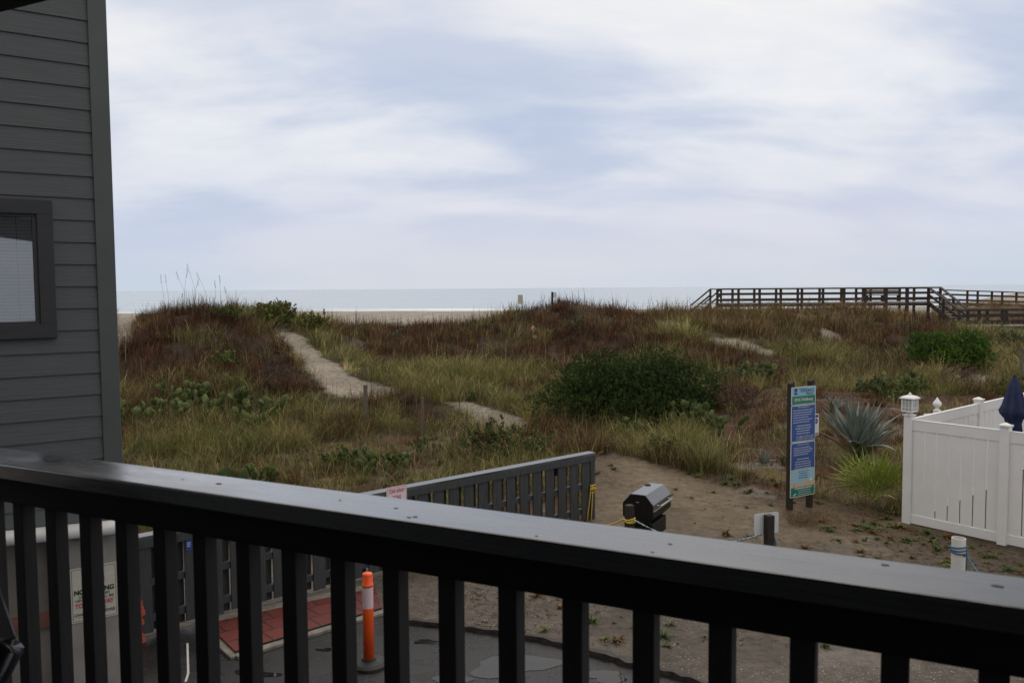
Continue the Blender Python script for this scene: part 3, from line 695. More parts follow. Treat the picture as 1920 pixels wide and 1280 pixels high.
pv_top = atD(1795, 1008, PV.y).z
pv = root('pvc_post', PV, 'short round white plastic pipe post with blue rope tied near its open top', 'post', 'rope boundary posts')
q = MB(); q.lathe((0, 0, 0), [(.085, 0), (.085, pv_top), (.076, pv_top), (.076, .3)], 28, False); q.build('pipe', M_pvc, pv, smooth=False)
zr2 = atD(1441, 1001, SB.y).z
rope([c1 + Vector((.06, -.05, 0)), SB + Vector((-.03, .06, zr2))], .010, M_green, 'boundary_rope', 'green and white rope sagging from the wooden post to the post with the sign back', .20)
rope([SB + Vector((.06, .05, zr2)), SB + Vector((.075, -.02, zr2 - .10)), SB + Vector((.06, -.03, zr2 - .3))], .011, M_bluer, 'rope_tail', 'blue rope tail hanging down the post with the sign back')
zp = atD(1795, 1026, PV.y).z
loop_rope(PV + Vector((0, 0, zp)), .094, M_bluer, 'rope_wrap', 'blue rope looped round the white pipe post', 3, .010, None, .035)
e = onZ(1990, 1290, .55)
rope([PV + Vector((-.08, -.04, zp - .05)), PV + Vector((.06, -.09, zp - .08)), e], .010, M_bluer, 'boundary_rope', 'blue rope leading down to the right from the white pipe post', .02)
rope([PV + Vector((.09, -.02, zp)), PV + Vector((.095, -.03, zp - .12)), PV + Vector((.085, -.02, zp - .45))], .009, M_bluer, 'rope_tail', 'blue rope tail hanging down the white pipe post')

# ---------------------------------------------------------------- grill
GA = atD(1196, 952, 12.3); ax_ = math.atan2(.87, .48)
gr = root('barrel_grill', (GA.x, GA.y, 0), 'black eight sided barrel smoker grill standing on the sand', 'grill', rz=ax_)
zc_ = GA.z - .03; oct_l = [(.235, -.0), (.235, .085), (.115, .225), (-.115, .225), (-.235, .085), (-.235, 0)]; oct_b = [(-.235, 0), (-.235, -.10), (-.13, -.21), (.13, -.21), (.235, -.10), (.235, 0)]
def oct_prism(P, x0, x1):
    q = MB(); n = len(P); q.add([(x0, -a, zc_ + b) for a, b in P] + [(x1, -a, zc_ + b) for a, b in P], [tuple(range(n))[::-1], tuple(range(n, 2*n))] + [(i, (i+1) % n, (i+1) % n + n, i + n) for i in range(n)]); return q
GLn = .80
oct_prism([(a, b + .006) for a, b in oct_l], 0, GLn).build('lid', M_grilltop, gr, bevel=.006)
oct_prism(oct_b, .004, GLn - .004).build('firebox', M_grill, gr, bevel=.006)
for x in (-.004, GLn + .004):
    P = [(a * .985, b * .985) for a, b in oct_l + oct_b[1:-1]]; q = MB(); n = len(P)
    q.add([(x - .003, -a, zc_ + b) for a, b in P] + [(x + .003, -a, zc_ + b) for a, b in P], [tuple(range(n))[::-1], tuple(range(n, 2*n))] + [(i, (i+1) % n, (i+1) % n + n, i + n) for i in range(n)]); q.build('end_plate', M_grill, gr)
q = MB(); q.box((GLn/2, -.243, zc_ + .0), (GLn, .012, .012)); q.build('rim_strip', M_steel, gr)
q = MB(); q.tube([(.15, -.24, zc_ + .06), (.15, -.30, zc_ + .06), (GLn - .15, -.30, zc_ + .06), (GLn - .15, -.24, zc_ + .06)], .011, 8); q.build('handle', M_steel, gr)
q = MB(); q.box((GLn + .14, -.02, zc_ + .03), (.26, .34, .02)); q.build('side_shelf', M_grill, gr, bevel=.004)
q = MB(); q.lathe((GLn * .8, .08, zc_ + .2), [(.035, 0), (.035, .03), (.045, .03), (.045, .045), (.01, .05)], 14); q.build('vent_cap', M_grill, gr)
q = MB(); q.lathe((-.012, 0, zc_ + .12), [(.025, -.004), (.025, .004)], 12); q.build('thermometer', M_steel, gr)
for x, y in ((.08, .15), (.08, -.15), (GLn - .22, .15), (GLn - .22, -.15)): q = MB(); q.box((x, y, (zc_ - .14)/2), (.035, .035, zc_ - .14)); q.build('leg', M_grill, gr)
q = MB(); q.box((.32, -.02, zc_ - .30), (.6, .40, .22)); q.build('ash_box', M_grill, gr, bevel=.006)
q = MB(); q.box((GLn/2 - .07, 0, .16), (GLn - .25, .32, .02)); q.build('lower_shelf', M_grill, gr)
q = MB(); q.bar((-.01, -.2, zc_ - .19), (-.01, .1, zc_ + .05), .012, .012); q.build('brace', M_grill, gr)

# ---------------------------------------------------------------- white vinyl fence
WC = onZ(1701, 981); W1 = onZ(1880, 1020); WC.z = W1.z = 0
dn = (W1 - WC).normalized(); db = Vector((-dn.y, dn.x, 0))
if db.y < 0: db = -db
WH = 1.76
vf = root('vinyl_fence', WC, 'white vinyl privacy fence round the yard on the right', 'fence')
def vpost(p, h_, cap=True, nm='post', s_=.13, par=None):
    p_ = p - WC; rz = math.atan2(dn.y, dn.x)
    q = MB(); q.box((p_.x, p_.y, h_/2), (s_, s_, h_), rz); o = q.build(nm, M_white, vf, bevel=.004)
    if cap:
        q = MB(); q.box((p_.x, p_.y, h_ + .015), (s_ + .03, s_ + .03, .03), rz); q.lathe((p_.x, p_.y, h_ + .03), [(s_*.72, 0), (.005, .035)], 4); q.build('post_cap', M_white, o, bevel=.003)
def vpanel(a, b, pk=.1845):
    a_ = a - WC; b_ = b - WC; d = (b_ - a_).normalized(); L_ = (b_ - a_).length; rz = math.atan2(d.y, d.x)
    st = a_ + d * .065; en = b_ - d * .065
    q = MB(); q.bar(st + Vector((0, 0, WH - .085)), en + Vector((0, 0, WH - .085)), .05, .17); q.bar(st + Vector((0, 0, WH + .006)), en + Vector((0, 0, WH + .006)), .058, .012); q.build('top_rail', M_white, vf, bevel=.004)
    q = MB(); q.bar(st + Vector((0, 0, .10)), en + Vector((0, 0, .10)), .05, .15); q.build('bottom_rail', M_white, vf, bevel=.004)
    n = round((L_ - .13) / pk); ww = (L_ - .13) / n
    for i in range(n):
        c = st + d * (ww * (i + .5)); q = MB(); q.box((c.x, c.y, (WH + .0)/2 + .0), (ww - .022, .030, WH - .33), rz); q.build('picket', M_white, vf, bevel=.009)
P2 = W1 + dn * (W1 - WC).length; P3 = P2 + dn * 1.5
for p_, h_, c_ in ((WC, 1.83, False), (W1, 1.83, True), (P2, 1.83, True), (P3, 1.83, True)): vpost(p_, h_, c_)
for a, b in ((WC, W1), (W1, P2), (P2, P3)): vpanel(a, b)
Bk = []
dd = ray(1835, 757); tt = ((WH - CAMZ) / dd.z); Pb = CAM + dd * tt; Lb = (Vector((Pb.x, Pb.y, 0)) - WC).length; db = (Vector((Pb.x, Pb.y, 0)) - WC).normalized()
Bp = [WC] + [WC + db * Lb * k for k in (1, 2, 3)]
for p_ in Bp[1:]: vpost(p_, 1.83)
for a, b in zip(Bp[:-1], Bp[1:]): vpanel(a, b, .2)
# lamp on the corner post
lz = 1.83
ln = root('post_lantern', WC + Vector((0, 0, lz)), 'white square lantern with a gridded glass body on the white corner post', 'lamp', rz=math.atan2(dn.y, dn.x))
q = MB(); q.box((0, 0, .01), (.16, .16, .02)); q.box((0, 0, .04), (.075, .075, .05)); q.box((0, 0, .075), (.19, .19, .022)); q.build('base', M_white, ln, bevel=.004)
M_frost = mat('frosted_glass', (.42,.42,.41), (.5,.5,.49), 12, .3)
q = MB(); q.box((0, 0, .185), (.165, .165, .20)); q.build('glass_body', M_frost, ln)
q = MB()
for sx_, sy_ in ((1, 1), (1, -1), (-1, 1), (-1, -1)): q.box((sx_*.087, sy_*.087, .185), (.02, .02, .20))
for z in (.135, .24):
    for r_ in (0, R(90)):
        for s_ in (-1, 1): q.box((s_*.086 * -math.sin(r_), s_*.086 * math.cos(r_), z), (.155, .012, .010), r_)
for r_ in (0, R(90)):
    for s_ in (-1, 1):
        for o_ in (-.03, .03): q.box((s_*.088 * -math.sin(r_) + o_ * math.cos(r_), s_*.088 * math.cos(r_) + o_ * math.sin(r_), .185), (.010, .012, .198), r_)
q.build('grid', M_white, ln)
q = MB(); q.box((0, 0, .292), (.24, .24, .016)); q.lathe((0, 0, .30), [(.168, 0), (.12, .025), (.05, .042), (.025, .046)], 4); q.lathe((0, 0, .345), [(.02, 0), (.026, .012), (.024, .024), (.012, .036), (.004, .045)], 10); q.build('roof', M_white, ln)
# finial post beyond the fence
Dq = 17.2; pf = atD(1757, 770, Dq); fp = root('finial_post', (pf.x, pf.y, hz1(pf.x, pf.y)), 'small white post with an acorn shaped finial behind the white fence', 'post')
b0 = pf.z - hz1(pf.x, pf.y); q = MB(); q.box((0, 0, b0/2), (.11, .11, b0)); q.build('post', M_white, fp, bevel=.004)
q = MB(); q.lathe((0, 0, b0), [(.075, 0), (.075, .02), (.04, .03), (.03, .06), (.05, .08), (.085, .12), (.08, .17), (.045, .21), (.02, .25), (.004, .28)], 16); q.build('finial', M_white, fp, smooth=True)
q = MB(); q.box((-.16, 0, b0 - .1), (.21, .03, .09)); q.build('short_rail', M_white, fp)
# folded umbrella
UP = atD(1902, 730, 14.8); um = root('folded_umbrella', (UP.x, UP.y, 0), 'closed navy blue patio umbrella inside the white fence', 'umbrella')
zt_ = atD(1902, 706, 14.8).z; zb_ = zt_ - .98
q = MB(); q.lathe((0, 0, 0), [(.022, 0), (.022, zt_ - .02)], 12); q.build('pole', M_steel, um)
q = MB(); q.lathe((0, 0, zt_ - .03), [(.03, 0), (.035, .02), (.03, .06), (.006, .08)], 12); q.build('finial', M_dark, um)
q = MB(); n = 48; prof = [(.03, 0), (.07, -.10), (.12, -.30), (.165, -.50), (.205, -.60), (.19, -.66), (.13, -.74), (.11, -.82), (.13, -.98), (.10, -1.0)]
b = len(q.v)
for r_, z in prof:
    for k in range(n):
        a = 2 * math.pi * k / n; rr = r_ * (1 + .16 * math.cos(8 * a + z * 1.5) * min(1, -z * 4)); q.v.append((rr * math.cos(a), rr * math.sin(a), zt_ + z))
for i in range(len(prof) - 1):
    for k in range(n): q.f.append((i*n + k, (i+1)*n + k, (i+1)*n + (k+1) % n, i*n + (k+1) % n))
q.build('canopy', M_navy, um, smooth=True)

# ---------------------------------------------------------------- neighbouring clapboard building
wd = Vector((.814, .581, 0)).normalized()             # along the wall, away from us
BC = atD(222, 800, 6.6); BC.z = 0
BC = Vector((BC.x, BC.y, 0)); brz = math.atan2(wd.y, wd.x)
bl = root('clapboard_building', BC, 'grey clapboard building with a dark framed window close on the left', 'building', rz=brz)
# local frame: -x runs back towards us along the wall, -y looks out at the camera side
def onwall(px, py, off=0.0):
    nrm = Vector((wd.y, -wd.x, 0)); o_ = BC + nrm * off; d = ray(px, py); P = CAM + d * ((o_ - CAM).dot(nrm) / d.dot(nrm)); return (P - BC).dot(wd), P.z
SB0 = onwall(200, 975)[1]; TOP = 7.4; LX = -5.0
CTW = .115; ex = .165
wx1, wz1 = onwall(97, 376, .03); _, wz0 = onwall(103, 633, .03); wx0 = wx1 - 1.25; gx1, gz1 = onwall(68, 408, .0); _, gz0 = onwall(72, 602, .0)
def lap(q, x0, x1, z, za, zb):
    if zb - za < .004: return
    f = lambda t_: -.014 + .011 * (t_ - z) / ex
    q.add([(x0, f(za), za), (x1, f(za), za), (x1, f(zb), zb), (x0, f(zb), zb), (x0, .006, za), (x1, .006, za)], [(0, 1, 2, 3), (4, 5, 1, 0), (1, 5, 2)])
q = MB(); z = SB0
while z < TOP:
    a_, b_ = wz0 + .03, wz1 - .03
    if z + ex < a_ or z > b_: lap(q, LX, -CTW, z, z, z + ex)
    else:
        lap(q, LX, wx0 + .03, z, z, z + ex); lap(q, wx1 - .03, -CTW, z, z, z + ex)
        lap(q, wx0 + .03, wx1 - .03, z, z, min(z + ex, a_)); lap(q, wx0 + .03, wx1 - .03, z, max(z, b_), z + ex)
    z += ex
z = TOP + 1
while z < TOP:
    x0, x1 = LX, -CTW; yb, yt = -.014, -.003
    q.add([(x0, yb, z), (x1, yb, z), (x1, yt, z + ex), (x0, yt, z + ex), (x0, .0, z), (x1, .0, z)], [(0, 1, 2, 3), (4, 5, 1, 0), (1, 5, 2)]); z += ex
sid_ = q.build('siding', M_siding, bl)
q = MB(); rs_ = random.Random(4)
zz_ = SB0
while zz_ < TOP - .2:
    for xx_ in (-CTW - .03, -CTW - .43, -CTW - .83, -CTW - 1.23):
        if rs_.random() < .8: q.box((xx_ + rs_.uniform(-.01, .01), -.0125, zz_ + .022), (.006, .004, .006))
    zz_ += ex
q.build('nail_heads', M_trim, bl)
q = MB(); q.box((-CTW/2 + .008, -.006, (SB0 + TOP)/2), (CTW + .016, .045, TOP - SB0)); q.build('corner_trim', M_trim, bl, bevel=.003)
q = MB(); q.box((LX/2, 2.0, (SB0 + TOP)/2), (-LX - .02, 3.98, TOP - SB0)); q.build('wall', M_siding, bl)
q = MB(); q.box((LX/2 - .15, 2.0, TOP + .1), (-LX + .8, 4.8, .2)); q.build('roof', M_trim, bl)
q = MB(); q.box((-.235, 1.0, 1.0), (.47, 2.02, 2.0)); q.v = [(v[0], v[1], v[2] * (SB0 / 2.0)) for v in q.v]; q.build('corner_pier', M_beige, bl, bevel=.006)
q = MB(); q.box((LX/2 - .235, 1.2, SB0/2), (-LX - .49, 2.2, SB0 - .004)); q.build('lower_wall', M_recess, bl)
zb0, zb1 = onwall(83, 1174, -.1)[1], onwall(83, 1146, -.1)[1]
M_brk = mat('old_brick', (.16,.06,.045), (.22,.10,.075), 9, .85, bump=.003)
q = MB(); q.box((LX/2 - .24, .088, (zb0 + zb1)/2), (-LX - .52, .03, zb1 - zb0)); q.build('brick_band', M_brk, bl)
q = MB(); q.box((-.003, -.0095, SB0/2 - .01), (.007, .006, SB0 - .05)); q.build('corner_bead', M_beige, bl)
zpp0 = onwall(206, 989, .07)[1]; zpp1 = onwall(11, 1010, .07)[1]
slope = (zpp0 - zpp1) / (onwall(206, 989, .07)[0] - onwall(11, 1010, .07)[0])
q = MB(); q.tube([(-.02, -.075, zpp0), (-1.2, -.075, zpp0 - slope * 1.2), (LX, -.075, zpp0 - slope * -LX)], .055, 20); q.build('drain_pipe', M_pvc, bl, smooth=True)
q = MB(); q.box((-.30, -.04, zpp0), (.03, .06, .13)); q.build('pipe_strap', M_steel, bl)
# window
wf = None
q = MB(); tw = .105
for (a, b, c, d) in ((wx0, wx1, wz1 - tw, wz1), (wx0, wx1, wz0, wz0 + tw), (wx1 - tw, wx1, wz0 + tw, wz1 - tw), (wx0, wx0 + tw, wz0 + tw, wz1 - tw)): q.box(((a+b)/2, -.028, (c+d)/2), (b - a, .035, d - c))
wf = q.build('window', M_wintrim, bl, bevel=.003)
q = MB(); ix0, ix1, iz0, iz1 = wx0 + tw, wx1 - tw, wz0 + tw, wz1 - tw; sw = max(.03, ix1 - gx1)
for (a, b, c, d) in ((ix0, ix1, gz1, iz1), (ix0, ix1, iz0, gz0), (ix1 - sw, ix1, gz0, gz1), (ix0, ix0 + sw, gz0, gz1)): q.box(((a+b)/2, -.014, (c+d)/2), (b - a, .03, d - c))
q.build('sash', M_wintrim, wf, bevel=.002)
q = MB(); q.add([(ix0 + sw, -.016, gz0), (ix1 - sw, -.016, gz0), (ix1 - sw, -.016, gz1), (ix0 + sw, -.016, gz1)], [(0, 1, 2, 3)]); q.build('pane', M_glass, wf)
q = MB(); z = gz0 + .01
while z < gz1: q.bar((ix0 + sw, -.006, z), (ix1 - sw, -.006, z), .004, .0225); z += .0245
q.build('blind', M_blind, wf)
q = MB(); q.tube([(ix1 - sw - .10, -.0125, gz1), (ix1 - sw - .10, -.0125, gz0)], .0012, 5); q.build('blind_cord', M_dark, wf)
# no parking sign on the pier
sx0, sz1 = onwall(131, 1068, .02); sx1, sz1b = onwall(218, 1052, .02); _, sz0 = onwall(134, 1170, .02)
nw, nh = sx1 - sx0, sz1 - sz0
pc = BC + wd * ((sx0 + sx1)/2) + Vector((wd.y, -wd.x, 0)) * .012; pc.z = (sz0 + sz1)/2 
ns = root('no_parking_sign', pc, 'cream no parking sign with black and red lettering on the pale wall', 'sign', rz=brz)
bb = Board(ns, nw, nh, .006, M_ink['cream'], rad=.008)
for x, z, w_, h_ in ((0, nh/2-.012, nw-.02, .003), (0, -nh/2+.012, nw-.02, .003), (-nw/2+.01, 0, .003, nh-.024), (nw/2-.01, 0, .003, nh-.024)): bb.rect(x, z, w_, h_, M_ink['black'], 'border')
def ring(r0_, r1_, cx, cz, m):
    q = MB(); n = 32; y = bb.y - .003
    for k in range(n): a = 2*math.pi*k/n; q.v += [(cx + r0_*math.cos(a), y, cz + r0_*math.sin(a)), (cx + r1_*math.cos(a), y, cz + r1_*math.sin(a))]
    for k in range(n): j = (k+1) % n; q.f.append((2*k, 2*k+1, 2*j+1, 2*j))
    return q.build('prohibition_ring', m, bb.o)
ring(.052, .066, .01, nh*.25, M_ink['red']); bb.text('P', .01, nh*.25, .04, .07, M_ink['black'], .02)
q = MB(); q.bar((-.03, bb.y - .0048, nh*.25 + .04), (.05, bb.y - .0048, nh*.25 - .04), .001, .013, Vector((0, -1, 0))); q.build('prohibition_bar', M_ink['red'], bb.o)
u_ = nh / 10
bb.text('NO PARKING', 0, u_*.55, nw*.86, u_*.95, M_ink['black'], .035)
bb.text('UNAUTHORIZED', 0, -u_*.35, nw*.66, u_*.48, M_ink['black'], .01)
bb.text('VEHICLES WILL BE', 0, -u_*1.0, nw*.84, u_*.48, M_ink['black'], .01)
bb.text('TOWED AWAY', 0, -u_*1.95, nw*.84, u_*.9, M_ink['red'], .03)
bb.text('AT VEHICLE', 0, -u_*2.85, nw*.5, u_*.5, M_ink['black'], .01)
bb.text("OWNER'S EXPENSE", 0, -u_*3.6, nw*.88, u_*.58, M_ink['black'], .01)
bb.lines(-.05, -u_*4.15, nw*.4, .01, 1, M_ink['black'], .004)
# stack of red scalloped edging bricks beside the fence end
es = onZ(257, 1205); es.z = 0
st = root('edging_brick_stack', es, 'stack of orange red edging bricks between the pale wall and the fence', 'bricks', rz=R(20))
M_red = mat('terracotta', (.36,.05,.03), (.45,.09,.05), 14, .7, bump=.003)
for k in range(5):
    q = MB(); z0_ = k * .105; off = (.02, -.015, .01, .025, .0)[k]; P = [(-.10, -.06), (.03, -.06), (.075, 0), (.03, .06), (-.10, .06)]
    q.prism([(a + off, b) for a, b in P], z0_, z0_ + .06); q.prism([(a*.8 + off, b*.8) for a, b in P], z0_ + .06, z0_ + .105)
    q.build('edging_brick', M_red, st, bevel=.006)

# ---------------------------------------------------------------- our balcony: railing, deck, roof, wall
rd = Vector((-.890, .4555, 0)).normalized(); rn = Vector((.4555, .890, 0)).normalized()
def RL(s, q_, z): v = rn * q_ + rd * s; return Vector((v.x, v.y, z))
def rbox(q, s0, s1, q0, q1, z0, z1):
    vs = [RL(s, k, z) for z in (z0, z1) for s, k in ((s0, q0), (s1, q0), (s1, q1), (s0, q1))]
    q.add(vs, [(0,1,2,3),(7,6,5,4),(0,4,5,1),(1,5,6,2),(2,6,7,3),(3,7,4,0)])
S0, S1 = -1.25, 3.35; DECK = 2.46
org = RL(S0, 1.36, DECK); rra = math.atan2(rd.y, rd.x)
rl = root('balcony_railing', org, 'dark painted wooden balcony railing across the foreground with a wet flat top', 'railing', rz=rra)
def lbox(a0, a1, q0, q1, z0, z1):      # in the railing's own frame: x along, y = -q
    q = MB(); x0, x1 = a0 - S0, a1 - S0; y0, y1 = -(q1 - 1.36), -(q0 - 1.36)
    if Matrix.Rotation(rra, 3, 'Z') @ Vector((0, 1, 0)) @ rn > 0: y0, y1 = q0 - 1.36, q1 - 1.36
    q.box(((x0+x1)/2, (y0+y1)/2, (z0+z1)/2 - DECK), (x1-x0, y1-y0, z1-z0)); return q
def cap_mat():
    m = bpy.data.materials.new('wet_cap_paint'); m.use_nodes = True; t = m.node_tree; b = t.nodes['Principled BSDF']; lk = t.links.new
    tcn = t.nodes.new('ShaderNodeTexCoord')
    def nz(sc_, st_, d=5, r=.6):
        mp = t.nodes.new('ShaderNodeMapping'); mp.inputs['Scale'].default_value = st_; lk(tcn.outputs['Object'], mp.inputs[0])
        n = t.nodes.new('ShaderNodeTexNoise'); n.inputs['Scale'].default_value = sc_; n.inputs['Detail'].default_value = d; n.inputs['Roughness'].default_value = r; lk(mp.outputs[0], n.inputs['Vector']); return n.outputs['Fac']
    def mr(v, a0, a1, b0, b1):
        q = t.nodes.new('ShaderNodeMapRange'); lk(v, q.inputs[0])
        for i, k in enumerate((a0, a1, b0, b1)): q.inputs[1+i].default_value = k
        return q.outputs[0]
    grain = nz(6, (1, 22, 22)); blot = nz(3.2, (1, 3, 3), 6, .65); drops = nz(16, (1, 1, 1), 3)
    r = t.nodes.new('ShaderNodeValToRGB'); lk(grain, r.inputs[0]); r.color_ramp.elements[0].color = (.018,.018,.020,1); r.color_ramp.elements[1].color = (.04,.04,.044,1); r.color_ramp.elements[0].position = .35; r.color_ramp.elements[1].position = .65
    lk(r.outputs[0], b.inputs['Base Color']); sxc = t.nodes.new('ShaderNodeSeparateXYZ'); lk(tcn.outputs['Object'], sxc.inputs[0])
    wob = t.nodes.new('ShaderNodeMath'); wob.operation = 'MULTIPLY_ADD'; lk(blot, wob.inputs[0]); wob.inputs[1].default_value = 1.1; lk(sxc.outputs[0], wob.inputs[2])
    wet = mr(wob.outputs[0], 1.55, 2.75, .12, 1.0); lk(mr(blot, .35, .65, .22, .38), b.inputs['Roughness'])
    b.inputs['IOR'].default_value = 1.5; b.inputs['Specular IOR Level'].default_value = .30; lk(wet, b.inputs['Coat Weight']); b.inputs['Coat IOR'].default_value = 2.3; lk(mr(blot, .4, .6, .08, .26), b.inputs['Coat Roughness'])
    ad = t.nodes.new('ShaderNodeMath'); ad.operation = 'ADD'; lk(mr(grain, 0, 1, 0, .4), ad.inputs[0]); lk(mr(blot, 0, 1, 0, 1.0), ad.inputs[1])
    bp = t.nodes.new('ShaderNodeBump'); bp.inputs['Distance'].default_value = .0022; bp.inputs['Strength'].default_value = 1; lk(ad.outputs[0], bp.inputs['Height']); lk(bp.outputs[0], b.inputs['Normal'])
    return m
CT = 3.570
cap = lbox(S0, S1, 1.2985, 1.439, CT - .038, CT).build('cap', cap_mat(), rl, bevel=.004)
# dark knots and holes in the cap
_sref = []
for _k, _px in enumerate((26,83,147,214.5,283,360,440,527,617,715,820,932,1052,1185,1327,1482.6,1654)):
    _ss = np.linspace(-.5, 3, 3501); _P = np.outer(np.full(3501, 1.337), np.array(rn)) + np.outer(_ss, np.array(rd)); _P[:, 2] = CT - .12
    _x, _y = project(_P); _sref.append(_ss[np.argmin(abs(_x - _px))])
_bm, _bc = np.polyfit(np.arange(17), _sref, 1)
print('baluster fit', _bm, _bc, np.abs(np.polyval((_bm, _bc), np.arange(17)) - _sref).max())
M_knot = mat('knot_hole', (.008,.008,.008), (.012,.012,.012), 20, .7)
for px, py, r_ in ((410, 906, .010), (342, 898, .004), (638, 937, .0045), (743, 952, .006), (768, 969, .006), (779, 968, .006), (1257, 1019, .005), (1223, 1034, .004), (1006, 1004, .004), (1660, 1058, .007), (1872, 1098, .010)):
    P = onZ(px, py, CT + .0006); s = P.dot(rd) - S0; qq = P.dot(rn) - 1.36
    yl = qq if Matrix.Rotation(rra, 3, 'Z') @ Vector((0, 1, 0)) @ rn > 0 else -qq
    q = MB(); q.add([(s + r_*.9*math.cos(2*math.pi*k/14)*random.uniform(.7, 1.2), yl + r_*.55*math.sin(2*math.pi*k/14)*random.uniform(.7, 1.2), CT + .0006 - DECK) for k in range(14)], [tuple(range(14))]); q.build('knot', M_knot, cap)
lbox(S0, S1, 1.318, 1.405, CT - .104, CT - .0385).build('upper_rail', M_rail, rl, bevel=.003)
lbox(S0, S1, 1.318, 1.405, DECK + .06, DECK + .13).build('bottom_rail', M_rail, rl, bevel=.003)
k = -26
for k in range(-14, 42):
    s = _bc + _bm * k
    if s > S1 - .1 or s < S0 + .1: continue
    s += random.uniform(-.0015, .0015)
    lbox(s - .038, s, 1.337, 1.373, DECK + .13, CT - .104).build('baluster', M_balu, rl, bevel=.002)
for s in (S0 + .05, S1 - .05): lbox(s - .045, s + .045, 1.31, 1.40, DECK - .0, CT - .105).build('post', M_rail, rl, bevel=.004)
bc_ = root('apartment_balcony', RL(0, 0, 0), 'dark timber balcony with roof beam from which the view is taken', 'balcony')
M_deckw = mat('balcony_planks', (.05,.05,.052), (.08,.08,.085), 4, .6); M_bwall = mat('balcony_wall', (.07,.077,.08), (.09,.1,.102), 4, .7)
q = MB(); rbox(q, S0 - .3, S1 + .05, -1.3, 1.5, DECK - .28, DECK); q.build('deck', M_deckw, bc_)
BZ = CAMZ + .745
q = MB(); rbox(q, S0 - .3, S1 + .05, 1.30, 1.455, BZ, BZ + .26); q.build('roof_beam', M_rail, bc_)
q = MB(); rbox(q, S0 - .3, S1 + .05, -1.3, 1.60, BZ + .262, BZ + .36); q.build('ceiling', M_bwall, bc_)
q = MB(); rbox(q, -5.0, 6.0, -1.7, -1.305, 0, 9.5); q.build('house_wall', M_bwall, bc_)
for s in (S0 - .15, S1 - .15): q = MB(); rbox(q, s, s + .14, 1.31, 1.45, 0, DECK - .284); q.build('support_post', M_rail, bc_)

# black plastic chair standing at the railing, only its corner in view
def atq(px, py, q_):
    d = ray(px, py); return CAM + d * (q_ / d.dot(rn))
q = MB(); QC = 1.15
A0, A1, A2, A3, A4 = atq(-40, 1020, QC), atq(0, 1092, QC), atq(20, 1150, QC), atq(34, 1190, QC), atq(30, 1208, QC)
chair = root('patio_chair', Vector((A2.x - .25, A2.y - .15, DECK)), 'glossy black plastic patio chair, only its arm showing at the lower left', 'chair')
cw = Vector(chair.location)
M_chair = mat('chair_plastic', (.008,.008,.010), (.014,.014,.017), 6, .22, .35, coat=.3)
def lc(v): return v - cw
q = MB(); th = -rn * .16
ring_ = [atq(-120, 960, QC), A0, A1, A2, A3, A4, atq(10, 1214, QC), atq(-60, 1216, QC), atq(-130, 1216, QC)]
n = len(ring_); q.add([lc(v) for v in ring_] + [lc(v + th) for v in ring_], [tuple(range(n)), tuple(range(n, 2*n))[::-1]] + [(i, i + n, (i+1) % n + n, (i+1) % n) for i in range(n)]); q.build('arm', M_chair, chair, bevel=.008)
zs = DECK + .42
def cpt(a, b, z): return lc(RL(2.02 + a, .62 + b, z))
for a, b in ((0, 0), (.42, 0), (0, .42), (.42, .42)):
    q = MB(); q.tube([cpt(a, b, DECK), cpt(a, b, zs)], [.018, .026], 10); q.build('leg', M_chair, chair, smooth=True)
q = MB(); q.add([cpt(a, b, z) for z in (zs - .03, zs) for a, b in ((-.04, -.04), (.46, -.04), (.46, .46), (-.04, .46))], [(3,2,1,0),(4,5,6,7),(0,1,5,4),(1,2,6,5),(2,3,7,6),(3,0,4,7)]); q.build('seat', M_chair, chair, bevel=.012)
q = MB(); q.tube([cpt(-.02, .44, zs), lc(atq(22, 1212, 1.12))], .026, 10); q.build('arm_support', M_chair, chair, smooth=True)
q = MB(); q.add([cpt(a, b, z) for z, o_ in ((zs, 0), (zs + .42, 0)) for a, b in ((.44, -.04), (.48, -.04), (.48, .46), (.44, .46))], [(3,2,1,0),(4,5,6,7),(0,1,5,4),(1,2,6,5),(2,3,7,6),(3,0,4,7)]); q.build('backrest', M_chair, chair, bevel=.012)

